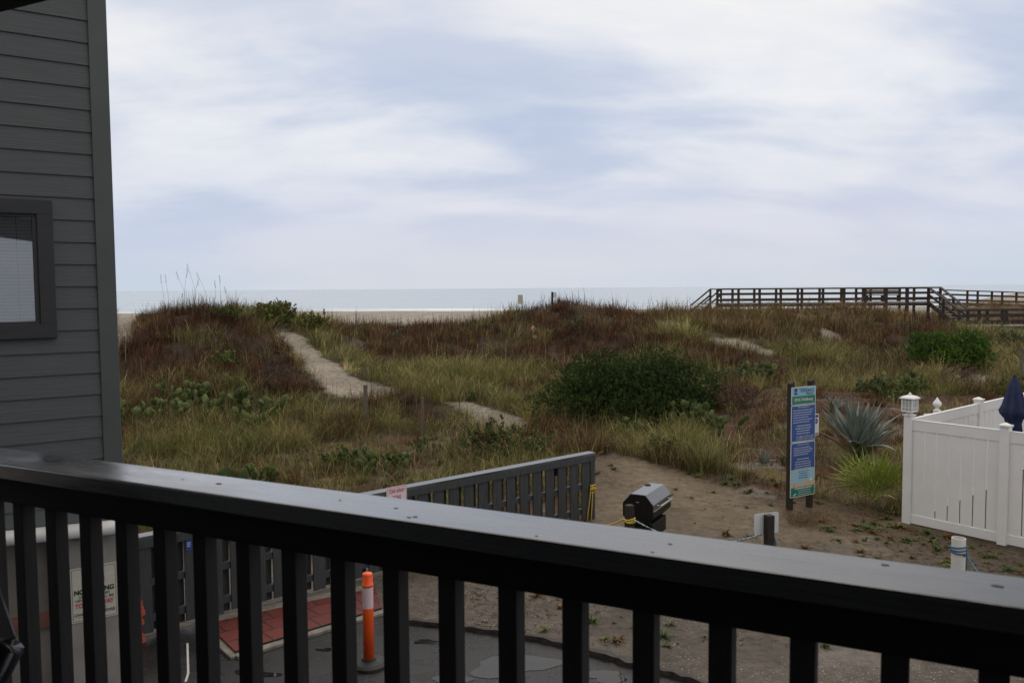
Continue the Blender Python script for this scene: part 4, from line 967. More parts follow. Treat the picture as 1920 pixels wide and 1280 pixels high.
# ---------------------------------------------------------------- boardwalk
bk = root('beach_boardwalk', (30, 58, hz1(30, 58)), 'dark wooden boardwalk over the dune with stairs down to a lower walkway', 'boardwalk')
bo = Vector(bk.location)
def B(q, name, m, par=None): return q.build(name, m, par or bk, org=bo)
DA = 60.7; zA_ = atD(1500, 567.5, DA).z; RH = atD(1500, 541, DA).z - zA_
def X_(px, D): return atD(px, 560, D).x
xl, xr = X_(1345, DA), X_(1741, DA); wA = 1.9
q = MB(); q.box(((xl+xr)/2 + .4, DA + wA/2, zA_ - .02), (xr - xl + 2.6, wA, .05)); B(q, 'deck', M_bwdeck)
q = MB(); q.box(((xl+xr)/2, DA - .06, zA_ - .16), (xr - xl, .06, .22)); B(q, 'fascia', M_bw)
def railrun(a, b, za, zb, y0, y1, posts, m=M_bw, RH=RH, deckz=None, foot=1.2, par=None, bld=B):
    """handrail and two boards with posts from (a,y0,za) to (b,y1,zb) (z = deck height)"""
    q = MB(); q.bar((a, y0, za + RH), (b, y1, zb + RH), .19, .10); bld(q, 'handrail', m)
    q = MB(); q.bar((a, y0 - .03, za + RH * .66 - .02), (b, y1 - .03, zb + RH * .66 - .02), .05, .15); bld(q, 'middle_rail', m)
    q = MB(); q.bar((a, y0 - .03, za + RH * .22), (b, y1 - .03, zb + RH * .22), .05, .16); bld(q, 'lower_rail', m)
    for t_ in posts:
        x = a + (b - a) * t_; y = y0 + (y1 - y0) * t_; z = za + (zb - za) * t_; zb_ = min(hz1(x, y) - .2, z - .3)
        q = MB(); q.box((x, y, (z + RH - .03 + zb_)/2), (.15, .15, z + RH - .03 - zb_)); bld(q, 'post', m)
nP = 10
railrun(xl, xr, zA_, zA_, DA, DA, [i / nP for i in range(nP + 1)])
railrun(X_(1355, DA + wA) , X_(1763, DA + wA), zA_, zA_, DA + wA, DA + wA, [(i + .45) / nP for i in range(nP)] + [1.0])
# sloped rails at the left end, going down to the beach
for yy, pxa, pxb in ((DA, 1332, 1299), (DA + wA, 1352, 1322)):
    a = atD(pxa, 542, yy); b = Vector((a.x - 1.35, yy, a.z - 1.12)); q = MB(); q.bar(a, b, .15, .09); B(q, 'stair_handrail', M_bw)
    q = MB(); q.bar(a - Vector((0, 0, .42)), b - Vector((0, 0, .42)), .05, .12); B(q, 'stair_rail', M_bw)
    q = MB(); q.bar(Vector((a.x, yy, zA_ - .1)), Vector((b.x - .4, yy, zA_ - 1.5)), .06, .26); B(q, 'stair_stringer', M_bw)
    q = MB(); q.bar(Vector((a.x, yy, a.z)), Vector((xl + .1, yy, zA_ + RH)), .17, .07); B(q, 'handrail', M_bw)
    q = MB(); q.box((a.x, yy, (a.z + zA_ - 1.6)/2), (.13, .13, a.z - zA_ + 1.6)); B(q, 'post', M_bw)
for k in range(6): q = MB(); q.box((X_(1330, DA) - .2 - .28 * k, DA + wA/2, zA_ - .05 - .2 * k), (.28, wA, .045)); B(q, 'tread', M_bwdeck)
# stairs towards us and the lower walk
DC = 55.0; zC_ = atD(1815, 611, DC).z; wC = 1.7
xs_a, xs_b = X_(1741, DA), X_(1799, DC + wC); ys_b = DC + wC
for (xa, ya, xb, yb) in ((xs_a, DA, xs_b, DC + wC), (X_(1763, DA + wA), DA + wA, X_(1815, DC + wC + .9), DC + wC + .9)):
    q = MB(); q.bar((xa, ya, zA_ + RH), (xb, yb, zC_ + RH), .17, .08); B(q, 'stair_handrail', M_bw)
    q = MB(); q.bar((xa, ya, zA_ + RH*.5), (xb, yb, zC_ + RH*.5), .05, .15); B(q, 'stair_rail', M_bw)
    q = MB(); q.bar((xa, ya, zA_ - .1), (xb, yb, zC_ - .1), .06, .3); B(q, 'stair_stringer', M_bw)
    for t_ in (.0, .5, 1.0):
        x, y, z = xa + (xb-xa)*t_, ya + (yb-ya)*t_, zA_ + (zC_-zA_)*t_; q = MB(); q.box((x, y, (z + RH + .0 + hz1(x, y) - .2)/2), (.14, .14, z + RH - hz1(x, y) + .2)); B(q, 'post', M_bw)
for k in range(8):
    t_ = (k + .5) / 8; q = MB(); q.bar((xs_a + (xs_b - xs_a)*t_, DA + (ys_b - DA)*t_, zA_ + (zC_ - zA_)*t_), (xs_a + (xs_b - xs_a)*t_ + 1.6, DA + (ys_b - DA)*t_ + .5, zA_ + (zC_ - zA_)*t_), .34, .05); B(q, 'tread', M_bwdeck)
xe = X_(2100, DC)
q = MB(); q.box(((xs_b + xe)/2 - .7, DC + wC/2, zC_ - .025), (xe - xs_b + 1.4, wC, .05)); B(q, 'deck', M_bwdeck)
q = MB(); q.box(((xs_b + xe)/2 - .7, DC - .05, zC_ - .17), (xe - xs_b + 1.4, .06, .24)); B(q, 'fascia', M_bw)
railrun(X_(1793, DC), xe, zC_, zC_, DC, DC, [i / 7 for i in range(1, 8)])
railrun(X_(1812, DC + wC), xe, zC_, zC_, DC + wC, DC + wC, [(i + .1) / 7 for i in range(0, 8)])
# bench with back on a bump-out of the walk
q = MB(); bx0, bx1 = X_(1606, DA + 4), X_(1742, DA + 4)
q.box(((bx0+bx1)/2, DA + wA + 1.1, zA_ - .02), (bx1 - bx0, 2.2, .05)); B(q, 'platform', M_bwdeck)
railrun(bx0, bx1, zA_, zA_, DA + wA + 2.2, DA + wA + 2.2, [i / 5 for i in range(6)], RH=RH * .96)
bn = root('wooden_bench', (X_(1655, DA + wA + 1.6), DA + wA + 1.6, zA_), 'brown wooden bench with slatted back on the boardwalk platform', 'bench')
q = MB(); q.box((0, 0, .45), (2.6, .5, .06)); q.build('seat', M_bwl, bn)
q = MB(); [q.box((0, .25, .62 + k * .15), (2.6, .04, .12)) for k in range(3)]; q.build('backrest', M_bwl, bn)
for x in (-1.2, 0, 1.2): q = MB(); q.box((x, 0, .21), (.1, .45, .42)); q.build('leg', M_bw, bn)
# second walk further back on the right
DB = 78.0; b2_ = root('far_boardwalk', (42, DB, hz1(42, DB)), 'second wooden walkway sloping away to the right beyond the stairs', 'boardwalk')
bo2 = Vector(b2_.location)
def B2_(q, name, m, par=None): return q.build(name, m, par or b2_, org=bo2)
for off, ph in ((0, 0), (1.8, .42)):
    a = atD(1768, 543.5 + (0), DB + off); b = atD(2090, 554, DB + off); nn = 7
    h_ = 1.12
    railrun(a.x, b.x, a.z - h_, b.z - h_, DB + off, DB + off, [(i + ph) / nn for i in range(1, nn + 1) if (i + ph) / nn <= 1], RH=h_, bld=B2_)
a = atD(1768, 543.5, DB); b = atD(2090, 554, DB)
q = MB(); q.bar((a.x, DB + .9, a.z - 1.15), (b.x, DB + .9, b.z - 1.15), 1.9, .06); B2_(q, 'deck', M_bwdeck)
q = MB(); q.bar((a.x, DB - .08, a.z - 1.24), (b.x, DB - .08, b.z - 1.24), .06, .3); B2_(q, 'fascia', mat('fascia_stain', (.09,.045,.035), (.13,.07,.055), 3, .8))

# ---------------------------------------------------------------- far signs and litter on the dunes
p = hit(977, 578, 30, 60); D_ = max(p.y, 41); gz = atD(977, 577, D_)
fs = root('tilted_beach_sign', (gz.x, D_, hz1(gz.x, D_)), 'pale yellowish sign leaning on a short post at the dune crest', 'sign')
hh = atD(977, 561, D_).z - hz1(gz.x, D_); q = MB(); q.box((.05, .03, hh/2), (.05, .04, hh)); q.build('post', M_wood, fs)
q = MB(); q.box((0, 0, hh), (.24, .02, .44)); o = q.build('sign_panel', mat('pale_sign', (.42,.44,.33), (.5,.52,.4), 8, .6), fs); o.rotation_euler = (0, R(-2), R(12))
p = hit(1037, 572, 30, 60); D_ = 39.2; gz = atD(1038, 560, D_); g0 = hz1(gz.x, D_)
fs = root('dune_sign', (gz.x, D_, g0), 'brown post with a small white sign behind the middle dune crest', 'sign')
hh = atD(1038, 547, D_).z - g0; q = MB(); q.box((-.06, 0, hh/2), (.09, .09, hh)); q.build('post', M_bw, fs)
q = MB(); q.box((.05, -.03, hh - .14), (.16, .02, .24)); q.build('sign_panel', M_ink['white'], fs)
for px, py, c, lab, r_ in ((1000, 634, (.45,.22,.20), 'crumpled pink scrap of litter caught in the brown dune scrub', .075), (1003, 648, (.34,.36,.12), 'yellowish scrap of litter just below the pink one', .07)):
    p = hit(px, py); q = MB(); q.ellipsoid((0, 0, .34), ((r_, 0, 0), (0, r_*.6, 0), (0, 0, r_ * (1.3 if c[0] > .4 else .5))), 9, 6)
    q.v = [(v[0] + random.uniform(-.05, .05), v[1] + random.uniform(-.04, .04), v[2] + random.uniform(-.05, .05)) for v in q.v]
    o = q.build('litter_scrap', mat('litter_' + lab.split()[1], c, tuple(k * 1.3 for k in c), 12, .6)); o.location = p; tag(o, lab, 'litter', 'litter on the dune')

# weathered fence stakes in the dunes
def stake(px, pyb, pyt, m, lab, r_=.055, lean=0, D=None):
    p = hit(px, pyb, 12) if D is None else atD(px, pyb, D)
    if D is not None: p.z = hz1(p.x, p.y)
    h_ = atD(px, pyt, p.y).z - p.z + .05
    q = MB(); n = 6; q.tube([(lean * k / n + random.uniform(-.006, .006), random.uniform(-.006, .006), -.25 + (h_ + .25) * k / n) for k in range(n + 1)], [r_ * random.uniform(.9, 1.08) for _ in range(n + 1)], 9)
    o = q.build('wooden_stake', m, smooth=False); o.location = p; return tag(o, lab, 'post', 'wooden stakes in the dune grass')
stake(686, 800, 725, M_wood, 'grey weathered stake below the end of the sandy path', .06)
stake(793, 815, 748, M_wood, 'thin grey weathered stake right of the first, in brown scrub', .045)
stake(916, 842, 795, M_post, 'dark square stake beside the lower sandy path', .065)
stake(1913, 745, 655, M_wood, 'pale stake at the right edge behind the umbrella', .04)

# ---------------------------------------------------------------- vegetation
PAL = {
 'green': np.array([(.155,.160,.040),(.095,.122,.028),(.255,.220,.075),(.38,.31,.13),(.050,.070,.017),(.175,.160,.050)]),
 'brown': np.array([(.090,.036,.016),(.055,.024,.012),(.135,.062,.027),(.034,.018,.010),(.19,.115,.052),(.075,.030,.015)]),
 'tan':   np.array([(.22,.135,.055),(.135,.070,.028),(.12,.105,.028),(.31,.22,.10),(.080,.038,.016),(.080,.082,.020)]),
 'litter':np.array([(.120,.048,.020),(.070,.030,.014),(.075,.070,.018),(.165,.095,.042)]),
 'weed':  np.array([(.08,.11,.026),(.06,.09,.020),(.13,.14,.04),(.14,.08,.03)])}
def blades(P, h, wdt, lean, az, col, segs=2):
    """P base points (n,3); thin arching strips, bent over towards az"""
    n = len(P); a = np.c_[np.cos(az), np.sin(az), np.zeros(n)]; fa = az + rng.normal(0, .9, n) + math.pi / 2
    s = np.c_[np.cos(fa), np.sin(fa), np.zeros(n)]; u = np.array([0, 0, 1.0]); V = np.empty((n, 7, 3)); r_ = np.clip(lean / np.maximum(h, .01), 0, 1.8)
    for i, (t, wf_) in enumerate(((0, .8), (.45, 1.0), (.8, .6))):
        c = P + u * (h * (t - .34 * r_ * t * t))[:, None] + a * (lean * t ** 1.9)[:, None]
        V[:, 2*i] = c - s * (wdt[:, None] * wf_ / 2); V[:, 2*i+1] = c + s * (wdt[:, None] * wf_ / 2)
    V[:, 6] = P + u * (h * (1 - .40 * r_))[:, None] + a * lean[:, None]
    b = np.arange(n)[:, None] * 7
    Q = np.concatenate([b + np.array([[0, 1, 3, 2]]), b + np.array([[2, 3, 5, 4]])])
    return V.reshape(-1, 3), Q, b + np.array([[4, 5, 6]]), np.repeat(col, 7, 0)
def scatter(n, lo, hi, pxr=(-60, 2200)):
    px = rng.uniform(*pxr, n); D = 1 / rng.uniform(1 / hi, 1 / lo, n)
    D = np.where(rng.random(n) < .35, rng.uniform(lo, hi, n), D)
    x = (px - 960) / F * D; return x, D
def wind(n): return rng.normal(-.3, 1.5, n)
# tuft centres
FE0 = np.array([FL.x, FL.y]); FEn = np.array([-math.sin(fang), math.cos(fang)])
def behind_fence(x, y):
    d = (x - FE0[0]) * FEn[0] + (y - FE0[1]) * FEn[1]; al = (x - FE0[0]) * math.cos(fang) + (y - FE0[1]) * math.sin(fang)
    return (d > 1.0) | (al > flen + .2)
def in_yard(x, y):
    ax = (x - WC.x) * dn.x + (y - WC.y) * dn.y; bx = (x - WC.x) * db.x + (y - WC.y) * db.y
    return (ax > -.25) & (bx > -.25)
CACTI = (
    (262, 790, 1.25, 5, 'leftmost prickly pear in the band below the left dune'), (322, 795, 1.4, 5, 'prickly pear beside the pale dead pad below the left dune'), (345, 760, 1.3, 4, 'tall prickly pear at the back of the band below the left dune'),
    (395, 775, 1.45, 5, 'prickly pear in the middle of the band below the left dune'), (430, 790, 1.3, 5, 'dark prickly pear right of the middle of the band below the left dune'), (490, 780, 1.2, 5, 'rightmost prickly pear in the band below the left dune'), (465, 805, 1.0, 4, 'low prickly pear in front of the right end of the band below the left dune'),
    (510, 905, .9, 3, 'small prickly pear seen just over the railing, right of the big pads'),
    (690, 885, 1.0, 4, 'prickly pear behind the left end of the visible fence top'), (740, 880, .8, 4, 'low prickly pear behind the fence, left of the tow sign'), (805, 845, .75, 3, 'small prickly pear beside the thin stake'),
    (1170, 825, 1.05, 4, 'prickly pear at the front left foot of the juniper bush'), (1075, 715, 1.0, 3, 'dark prickly pear peeping out at the upper left of the juniper bush'), (1320, 800, 1.35, 5, 'large grey green prickly pear at the right foot of the juniper bush'), (1355, 815, 1.1, 3, 'prickly pear with pads turned right, beside the large one'),
    (1235, 855, .95, 3, 'low dark prickly pear in grass above the sand'), (1415, 715, 1.3, 4, 'prickly pear in the green patch right of the juniper bush'), (1700, 735, 1.25, 4, 'prickly pear behind the lantern with one tall stem'), (1470, 870, .6, 2, 'tiny prickly pear left of the information sign'))
CACTI_PX = [(a, b, .32 * c * (.6 + .1 * d)) for a, b, c, d, _ in CACTI] + [(440, 905, .5)]
# ground kept clear round plants that show to their foot
CLEAR = []
JB = hit(1192, 800); JB.y += .75; CLEAR.append((JB.x - .8, JB.y - .5, 1.5)); CLEAR.append((JB.x + .9, JB.y - .6, 1.6)); RB = hit(1803, 694); CLEAR.append((RB.x, RB.y, 1.0))
for a, b, r_ in CACTI_PX: p = hit(a, b, 13.5); CLEAR.append((p.x, p.y - .25, r_))
for a, b, r_ in ((1607, 862, .75), (1640, 930, .55), (1480, 955, .3), (1517, 950, .3)): p = hit(a, b, 13.2); CLEAR.append((p.x, p.y, r_))
def clear_of(x, y, k=1.0):
    m = np.ones(len(x), bool)
    for a, b, r_ in CLEAR: m &= (x - a) ** 2 + (y - b) ** 2 > (r_ * k) ** 2
    return m
nt_ = 60000
x, y = scatter(nt_, 13.5, 50); x2_, y2_ = scatter(2600, 50, 72, (1650, 2050)); x = np.r_[x, x2_]; y = np.r_[y, y2_]
ok = behind_fence(x, y) & ~in_yard(x, y) & (clear_of(x, y) | (rng.random(len(x)) < .12)); x, y = x[ok], y[ok]
z = fheight(x, y); zt = zones(x, y, z)
bigpatch = fbm(x * .35, y * .35, 33, 3); mid = fbm(x * 1.2, y * 1.2, 34, 3)
packs = {'dune_grass': [], 'brown_scrub': [], 'dry_litter': []}
#      object        zone palette nb  h    hs   lean  width  keep rad
for kind, zi, pal, nb, hmu, hs, lean_, wd_, keep, rad in (
    ('dune_grass', 0, 'green', 16, .44, .14, 1.25, .0050, 1.0, .11),
    ('brown_scrub', 1, 'brown', 16, .40, .15, .75, .0058, 1.0, .13),
    ('dune_grass', 2, 'tan', 16, .46, .15, 1.0, .0054, 1.0, .12),
    ('dry_litter', 3, 'litter', 11, .10, .05, 1.5, .0062, .85, .20),
    ('dry_litter', 4, 'litter', 13, .035, .025, 1.9, .0055, 1.0, .22)):
    dens = np.clip(.66 + mid * 3.0 + bigpatch * 1.2, .06, 1)
    m_ = (zt == zi) & (rng.random(len(x)) < keep * dens); cx, cy = x[m_], y[m_]
    n = len(cx); bpz = bigpatch[m_]; md = mid[m_]; N_ = n * nb
    rad_n = rad * np.clip(cy / 22, .8, 1.6)
    ta = rng.uniform(0, 6.28, N_); tr = np.abs(rng.normal(0, 1, N_)) * np.repeat(rad_n, nb)
    X = np.repeat(cx, nb) + np.cos(ta) * tr; Y = np.repeat(cy, nb) + np.sin(ta) * tr
    Zb = fheight(X, Y); zn = zones(X, Y, Zb); okk = (zn != 6) & (zn != 5) & ~in_yard(X, Y) & behind_fence(X, Y)
    # rare plants spill a little over the paths
    okk |= (zn == 6) & (rng.random(N_) < .05 + .35 * (fbm(X * 1.6, Y * 1.6, 44, 2) > .04))
    tuft_h = np.clip(rng.lognormal(0, .28, n) * (1 + bpz * .9 + md * .7), .35, 1.7)
    h = np.clip(rng.normal(hmu, hs, N_), .05, 1.2) * np.repeat(tuft_h, nb)
    az = np.where(rng.random(N_) < .62, ta + rng.normal(0, .35, N_), np.repeat(wind(n), nb) + rng.normal(0, .5, N_))
    ln_ = h * np.clip(rng.beta(1.6, 2.0, N_) * 1.25, .05, 1.4) * lean_
    if zi == 1:
        up_ = np.repeat(rng.random(n) < .25, nb); ln_ = np.where(up_, ln_ * .35, ln_ * 1.5); h = np.where(up_, h, h * .85)
    P_ = PAL[pal]; sel = np.clip(((fbm(cx * .8 + 31, cy * .8, 61, 3) + .5) * len(P_) * 1.0).astype(int), 0, len(P_) - 1); tint = np.where(rng.random(n) < .5, sel, rng.integers(0, len(P_), n))
    cidx = np.where(rng.random(N_) < .7, np.repeat(tint, nb), rng.integers(0, len(P_), N_)); col = P_[cidx].copy()
    if kind == 'dune_grass':
        sw = np.repeat(fbm(cx * .5 + 50, cy * .5, 90, 3) > .10, nb) & (rng.random(N_) < .7); col[sw] = PAL['brown'][rng.integers(0, 6, sw.sum())]
        sw = np.repeat(fbm(cx * .7 + 80, cy * .7, 95, 3) > .13, nb) & (rng.random(N_) < .7); col[sw] = PAL['tan'][rng.integers(0, 6, sw.sum())]
    if kind == 'brown_scrub':
        sw = np.repeat(fbm(cx * .6 + 50, cy * .6, 91, 3) > .06, nb) & (rng.random(N_) < .75); col[sw] = PAL['tan'][rng.integers(0, 6, sw.sum())]
        sw = np.repeat(fbm(cx * .8 + 10, cy * .8, 97, 3) > .15, nb) & (rng.random(N_) < .75); col[sw] = PAL['green'][rng.integers(0, 6, sw.sum())]
    if kind == 'dry_litter' and zi == 3:
        sw = np.repeat((fbm(cx * .7 + 20, cy * .7, 93, 3) > .03) | (cx < 2), nb) & np.repeat(rng.random(n) < .38, nb); h[sw] *= 2.6; ln_[sw] *= 1.9; col[sw] = PAL['green'][rng.integers(0, 6, sw.sum())]
    col *= np.repeat(rng.lognormal(0, .22, n), nb)[:, None] * rng.uniform(.8, 1.2, (N_, 1))
    W_ = wd_ * np.clip(Y / 17, .85, 2.2) * rng.uniform(.7, 1.3, N_)
    X, Y, h, W_, ln_, az, col, Zb = X[okk], Y[okk], h[okk], W_[okk], ln_[okk], az[okk], col[okk], Zb[okk]
    packs[kind].append((np.c_[X, Y, Zb - .02], h, W_, ln_, az, col))
# mounded clumps: one plant each, blades radiating from its crown
CX, CY = scatter(1500, 16.5, 48); CZT = zones(CX, CY, fheight(CX, CY)); k_ = behind_fence(CX, CY) & ~in_yard(CX, CY) & clear_of(CX, CY, 1.1) & ((CZT == 0) | (CZT == 1) | (CZT == 2) | ((CZT == 3) & (rng.random(len(CX)) < .35)))
CX, CY, CZT = CX[k_], CY[k_], CZT[k_]
for z_, pal, kind in ((0, 'green', 'dune_grass'), (1, 'brown', 'brown_scrub'), (2, 'brown', 'brown_scrub'), (3, 'brown', 'dry_litter')):
    m_ = CZT == z_; cx, cy = CX[m_], CY[m_]; n = len(cx)
    if not n: continue
    nb = 130; N_ = n * nb; R_ = np.repeat(rng.uniform(.22, .62, n) * (.55 if z_ == 3 else 1), nb); ta = rng.uniform(0, 6.28, N_); tr = np.sqrt(rng.random(N_)) * R_ * .8
    X = np.repeat(cx, nb) + np.cos(ta) * tr; Y = np.repeat(cy, nb) + np.sin(ta) * tr * .8; Zb = fheight(X, Y); zn = zones(X, Y, Zb); ok2 = (zn != 5) & (zn != 6) & ~in_yard(X, Y)
    h = R_ * (1.25 - .75 * (tr / R_)) * rng.uniform(.55, 1.15, N_); ln_ = R_ * (tr / R_ * .8 + .12) * rng.uniform(.3, 1.2, N_)
    P_ = PAL[pal]; cidx = np.where(rng.random(N_) < .75, np.repeat(rng.integers(0, len(P_), n), nb), rng.integers(0, len(P_), N_)); col = P_[cidx] * np.repeat(rng.lognormal(0, .25, n), nb)[:, None] * rng.uniform(.8, 1.2, (N_, 1))
    W_ = .0060 * np.clip(Y / 17, .85, 2.2) * rng.uniform(.7, 1.3, N_); az = ta + rng.normal(0, .5, N_)
    packs[kind].append((np.c_[X, Y, Zb - .02][ok2], h[ok2], W_[ok2], ln_[ok2], az[ok2], col[ok2]))
def pack_build(name, lst, label, cat):
    arr = [np.concatenate([l[i] for l in lst]) for i in range(6)]
    V, Q, T, C = blades(*arr); o = big_mesh(name, V, Q, T, M_leaf, C); tag(o, label, cat, kind='stuff'); return len(arr[0])
nG = pack_build('dune_grass', packs['dune_grass'], 'green and straw coloured grass covering the dunes', 'grass')
nB = pack_build('brown_scrub', packs['brown_scrub'], 'reddish brown dry scrub on the dune slopes', 'scrub')
nL = pack_build('dry_litter', packs['dry_litter'], 'low reddish dry litter and sparse grass on the sand', 'ground cover')
print('blades', nG, nB, nL)
# seed heads and tall stalks standing out of the grass
X, Y = scatter(5200, 17, 46); z = height(X, Y); zt = zones(X, Y, z); k_ = ((zt == 1) | (zt == 2) | ((zt == 0) & (rng.random(len(X)) < .25))) & (fbm(X * .4, Y * .4, 77, 3) > -.05)
X, Y, z = X[k_], Y[k_], z[k_]; n = len(X); h = rng.uniform(.45, .95, n)
V, Q, T, C = blades(np.c_[X, Y, z], h, rng.uniform(.008, .015, n) * np.clip(Y / 20, .8, 2), h * rng.uniform(.05, .35, n), rng.uniform(0, 6.28, n), np.array([(.14,.08,.055),(.24,.19,.13),(.10,.055,.04)])[rng.integers(0, 3, n)])
tag(big_mesh('dry_stalks', V, Q, T, M_leaf, C), 'thin upright dry stalks rising out of the dune vegetation', 'grass', kind='stuff')
# low weeds on the sand in front
X, Y = scatter(3200, 9.2, 17.5, (700, 2000)); zt = zones(X, Y, height(X, Y)); dens = np.where(zt == 4, .55, np.where(zt == 5, .09, np.where(zt == 3, .15, 0)))
k_ = (rng.random(len(X)) < dens * np.clip(1 + 3 * fbm(X * .9, Y * .9, 60, 3), .1, 2.2)) & ~in_yard(X, Y) & ((zt != 5) | (Y < 12.8) | (rng.random(len(X)) < .5)); X, Y = X[k_], Y[k_]
# keep off the asphalt
tl = np.array([(p.x, p.y) for p in timber_line]); yl_ = np.interp(X, tl[:, 0], tl[:, 1]); k_ = (Y > yl_ + .2) & behind_fence(X, Y) | ((Y > yl_ + .2) & (X > -.9)); X, Y = X[k_], Y[k_]
n = len(X); nb = 22; XX = np.repeat(X, nb); YY = np.repeat(Y, nb); sz = np.repeat(.025 + .10 * rng.random(n) ** 2.2, nb)
az = rng.uniform(0, 6.28, n * nb); rr = rng.uniform(0, .4, n * nb) * sz; XX = XX + np.cos(az) * rr; YY = YY + np.sin(az) * rr
C0 = PAL['weed'][np.repeat(rng.integers(0, 4, n), nb)] * rng.uniform(.7, 1.3, (n * nb, 1))
V, Q, T, C = blades(np.c_[XX, YY, fheight(XX, YY) + .002], sz * rng.uniform(.3, 1, n * nb), sz * .28, sz * rng.uniform(.4, 1.4, n * nb), az, C0)
tag(big_mesh('sand_weeds', V, Q, T, M_leaf, C), 'small green and brown weeds scattered over the bare sand', 'weeds', kind='stuff')
# twigs, dead leaves and torn stalks lying on the sand
X, Y = scatter(34000, 9.3, 18.5, (700, 2050)); zt = zones(X, Y, fheight(X, Y)); yl_ = np.interp(X, tl[:, 0], tl[:, 1])
dn_ = np.where(zt == 4, 1.0, np.where(zt == 5, .30, .12)) * np.clip(.25 + 5 * fbm(X * .8 + 3, Y * .8, 66, 4), 0, 1)
k_ = (rng.random(len(X)) < dn_) & ~in_yard(X, Y) & (Y > yl_ + .15) & (behind_fence(X, Y) | (X > -.9)); X, Y = X[k_], Y[k_]; n = len(X)
ln_ = rng.uniform(.02, .13, n) * np.clip(rng.random(n) + .4, 0, 1); C0 = np.array([(.055,.032,.018),(.11,.06,.028),(.17,.115,.06),(.07,.075,.022),(.035,.022,.015)])[rng.integers(0, 5, n)] * rng.uniform(.7, 1.3, (n, 1))
V, Q, T, C = blades(np.c_[X, Y, fheight(X, Y) + .004], ln_ * .22, rng.uniform(.008, .024, n), ln_ * 1.2, rng.uniform(0, 6.28, n), C0)
tag(big_mesh('plant_debris', V, Q, T, M_leaf, C), 'dry twigs, dead leaves and torn stalks strewn over the sand', 'debris', kind='stuff')
# shell fragments and bits on the sand near the car park
X, Y = scatter(11000, 7.6, 12.5, (760, 1950)); yl_ = np.interp(X, tl[:, 0], tl[:, 1]); k_ = (Y > yl_ + .12) & (fbm(X * 1.3, Y * 1.3, 99, 3) > -.06); X, Y = X[k_], Y[k_]; n = len(X)
s_ = rng.uniform(.003, .0095, n); a = rng.uniform(0, 6.28, n); P = np.c_[X, Y, np.full(n, .004)]
V = np.empty((n, 4, 3)); 
for i, (ca, zz_) in enumerate(((0, 0), (1.6, .6), (3.1, .15), (4.6, .8))): V[:, i] = P + np.c_[np.cos(a + ca) * s_, np.sin(a + ca) * s_, s_ * zz_]
C0 = np.array([(.46,.43,.39),(.33,.29,.24),(.30,.18,.10),(.10,.08,.06)])[rng.choice(4, n, p=[.4, .25, .15, .2])]
tag(big_mesh('shell_fragments', V.reshape(-1, 3), np.arange(n * 4).reshape(-1, 4), None, M_leaf, np.repeat(C0, 4, 0)), 'pale broken shell and grit strewn on the sand beside the asphalt', 'shells', kind='stuff')

# tall sea oats on the left hill
X = []; base_px = [(318, 590), (345, 580), (352, 578), (392, 584), (405, 590), (415, 585), (370, 580), (310, 600), (438, 600), (500, 600), (362, 576), (336, 583)]
for i, (a, b) in enumerate(base_px):
    p = hit(a, b, 24, 33); q = MB(); h_ = random.uniform(1.1, 1.75) if i < 8 else random.uniform(.8, 1.2); lx = random.uniform(-.55, .35)
    q.tube([(0, 0, 0), (lx * .25, 0, h_ * .5), (lx, .03, h_)], [.006, .004, .003], 5)
    for k in range(6): q.ellipsoid((lx * (1 - k * .03) + random.uniform(-.02, .02), .03, h_ * (1 - k * .035)), ((.008, 0, 0), (0, .006, 0), (.003, 0, .026)), 5, 4)
    o = q.build('sea_oat_stalk', M_bwl); o.location = p; tag(o, 'tall thin sea oat stalk standing up from the crest of the left dune', 'grass stalk', 'sea oats on the left dune crest')

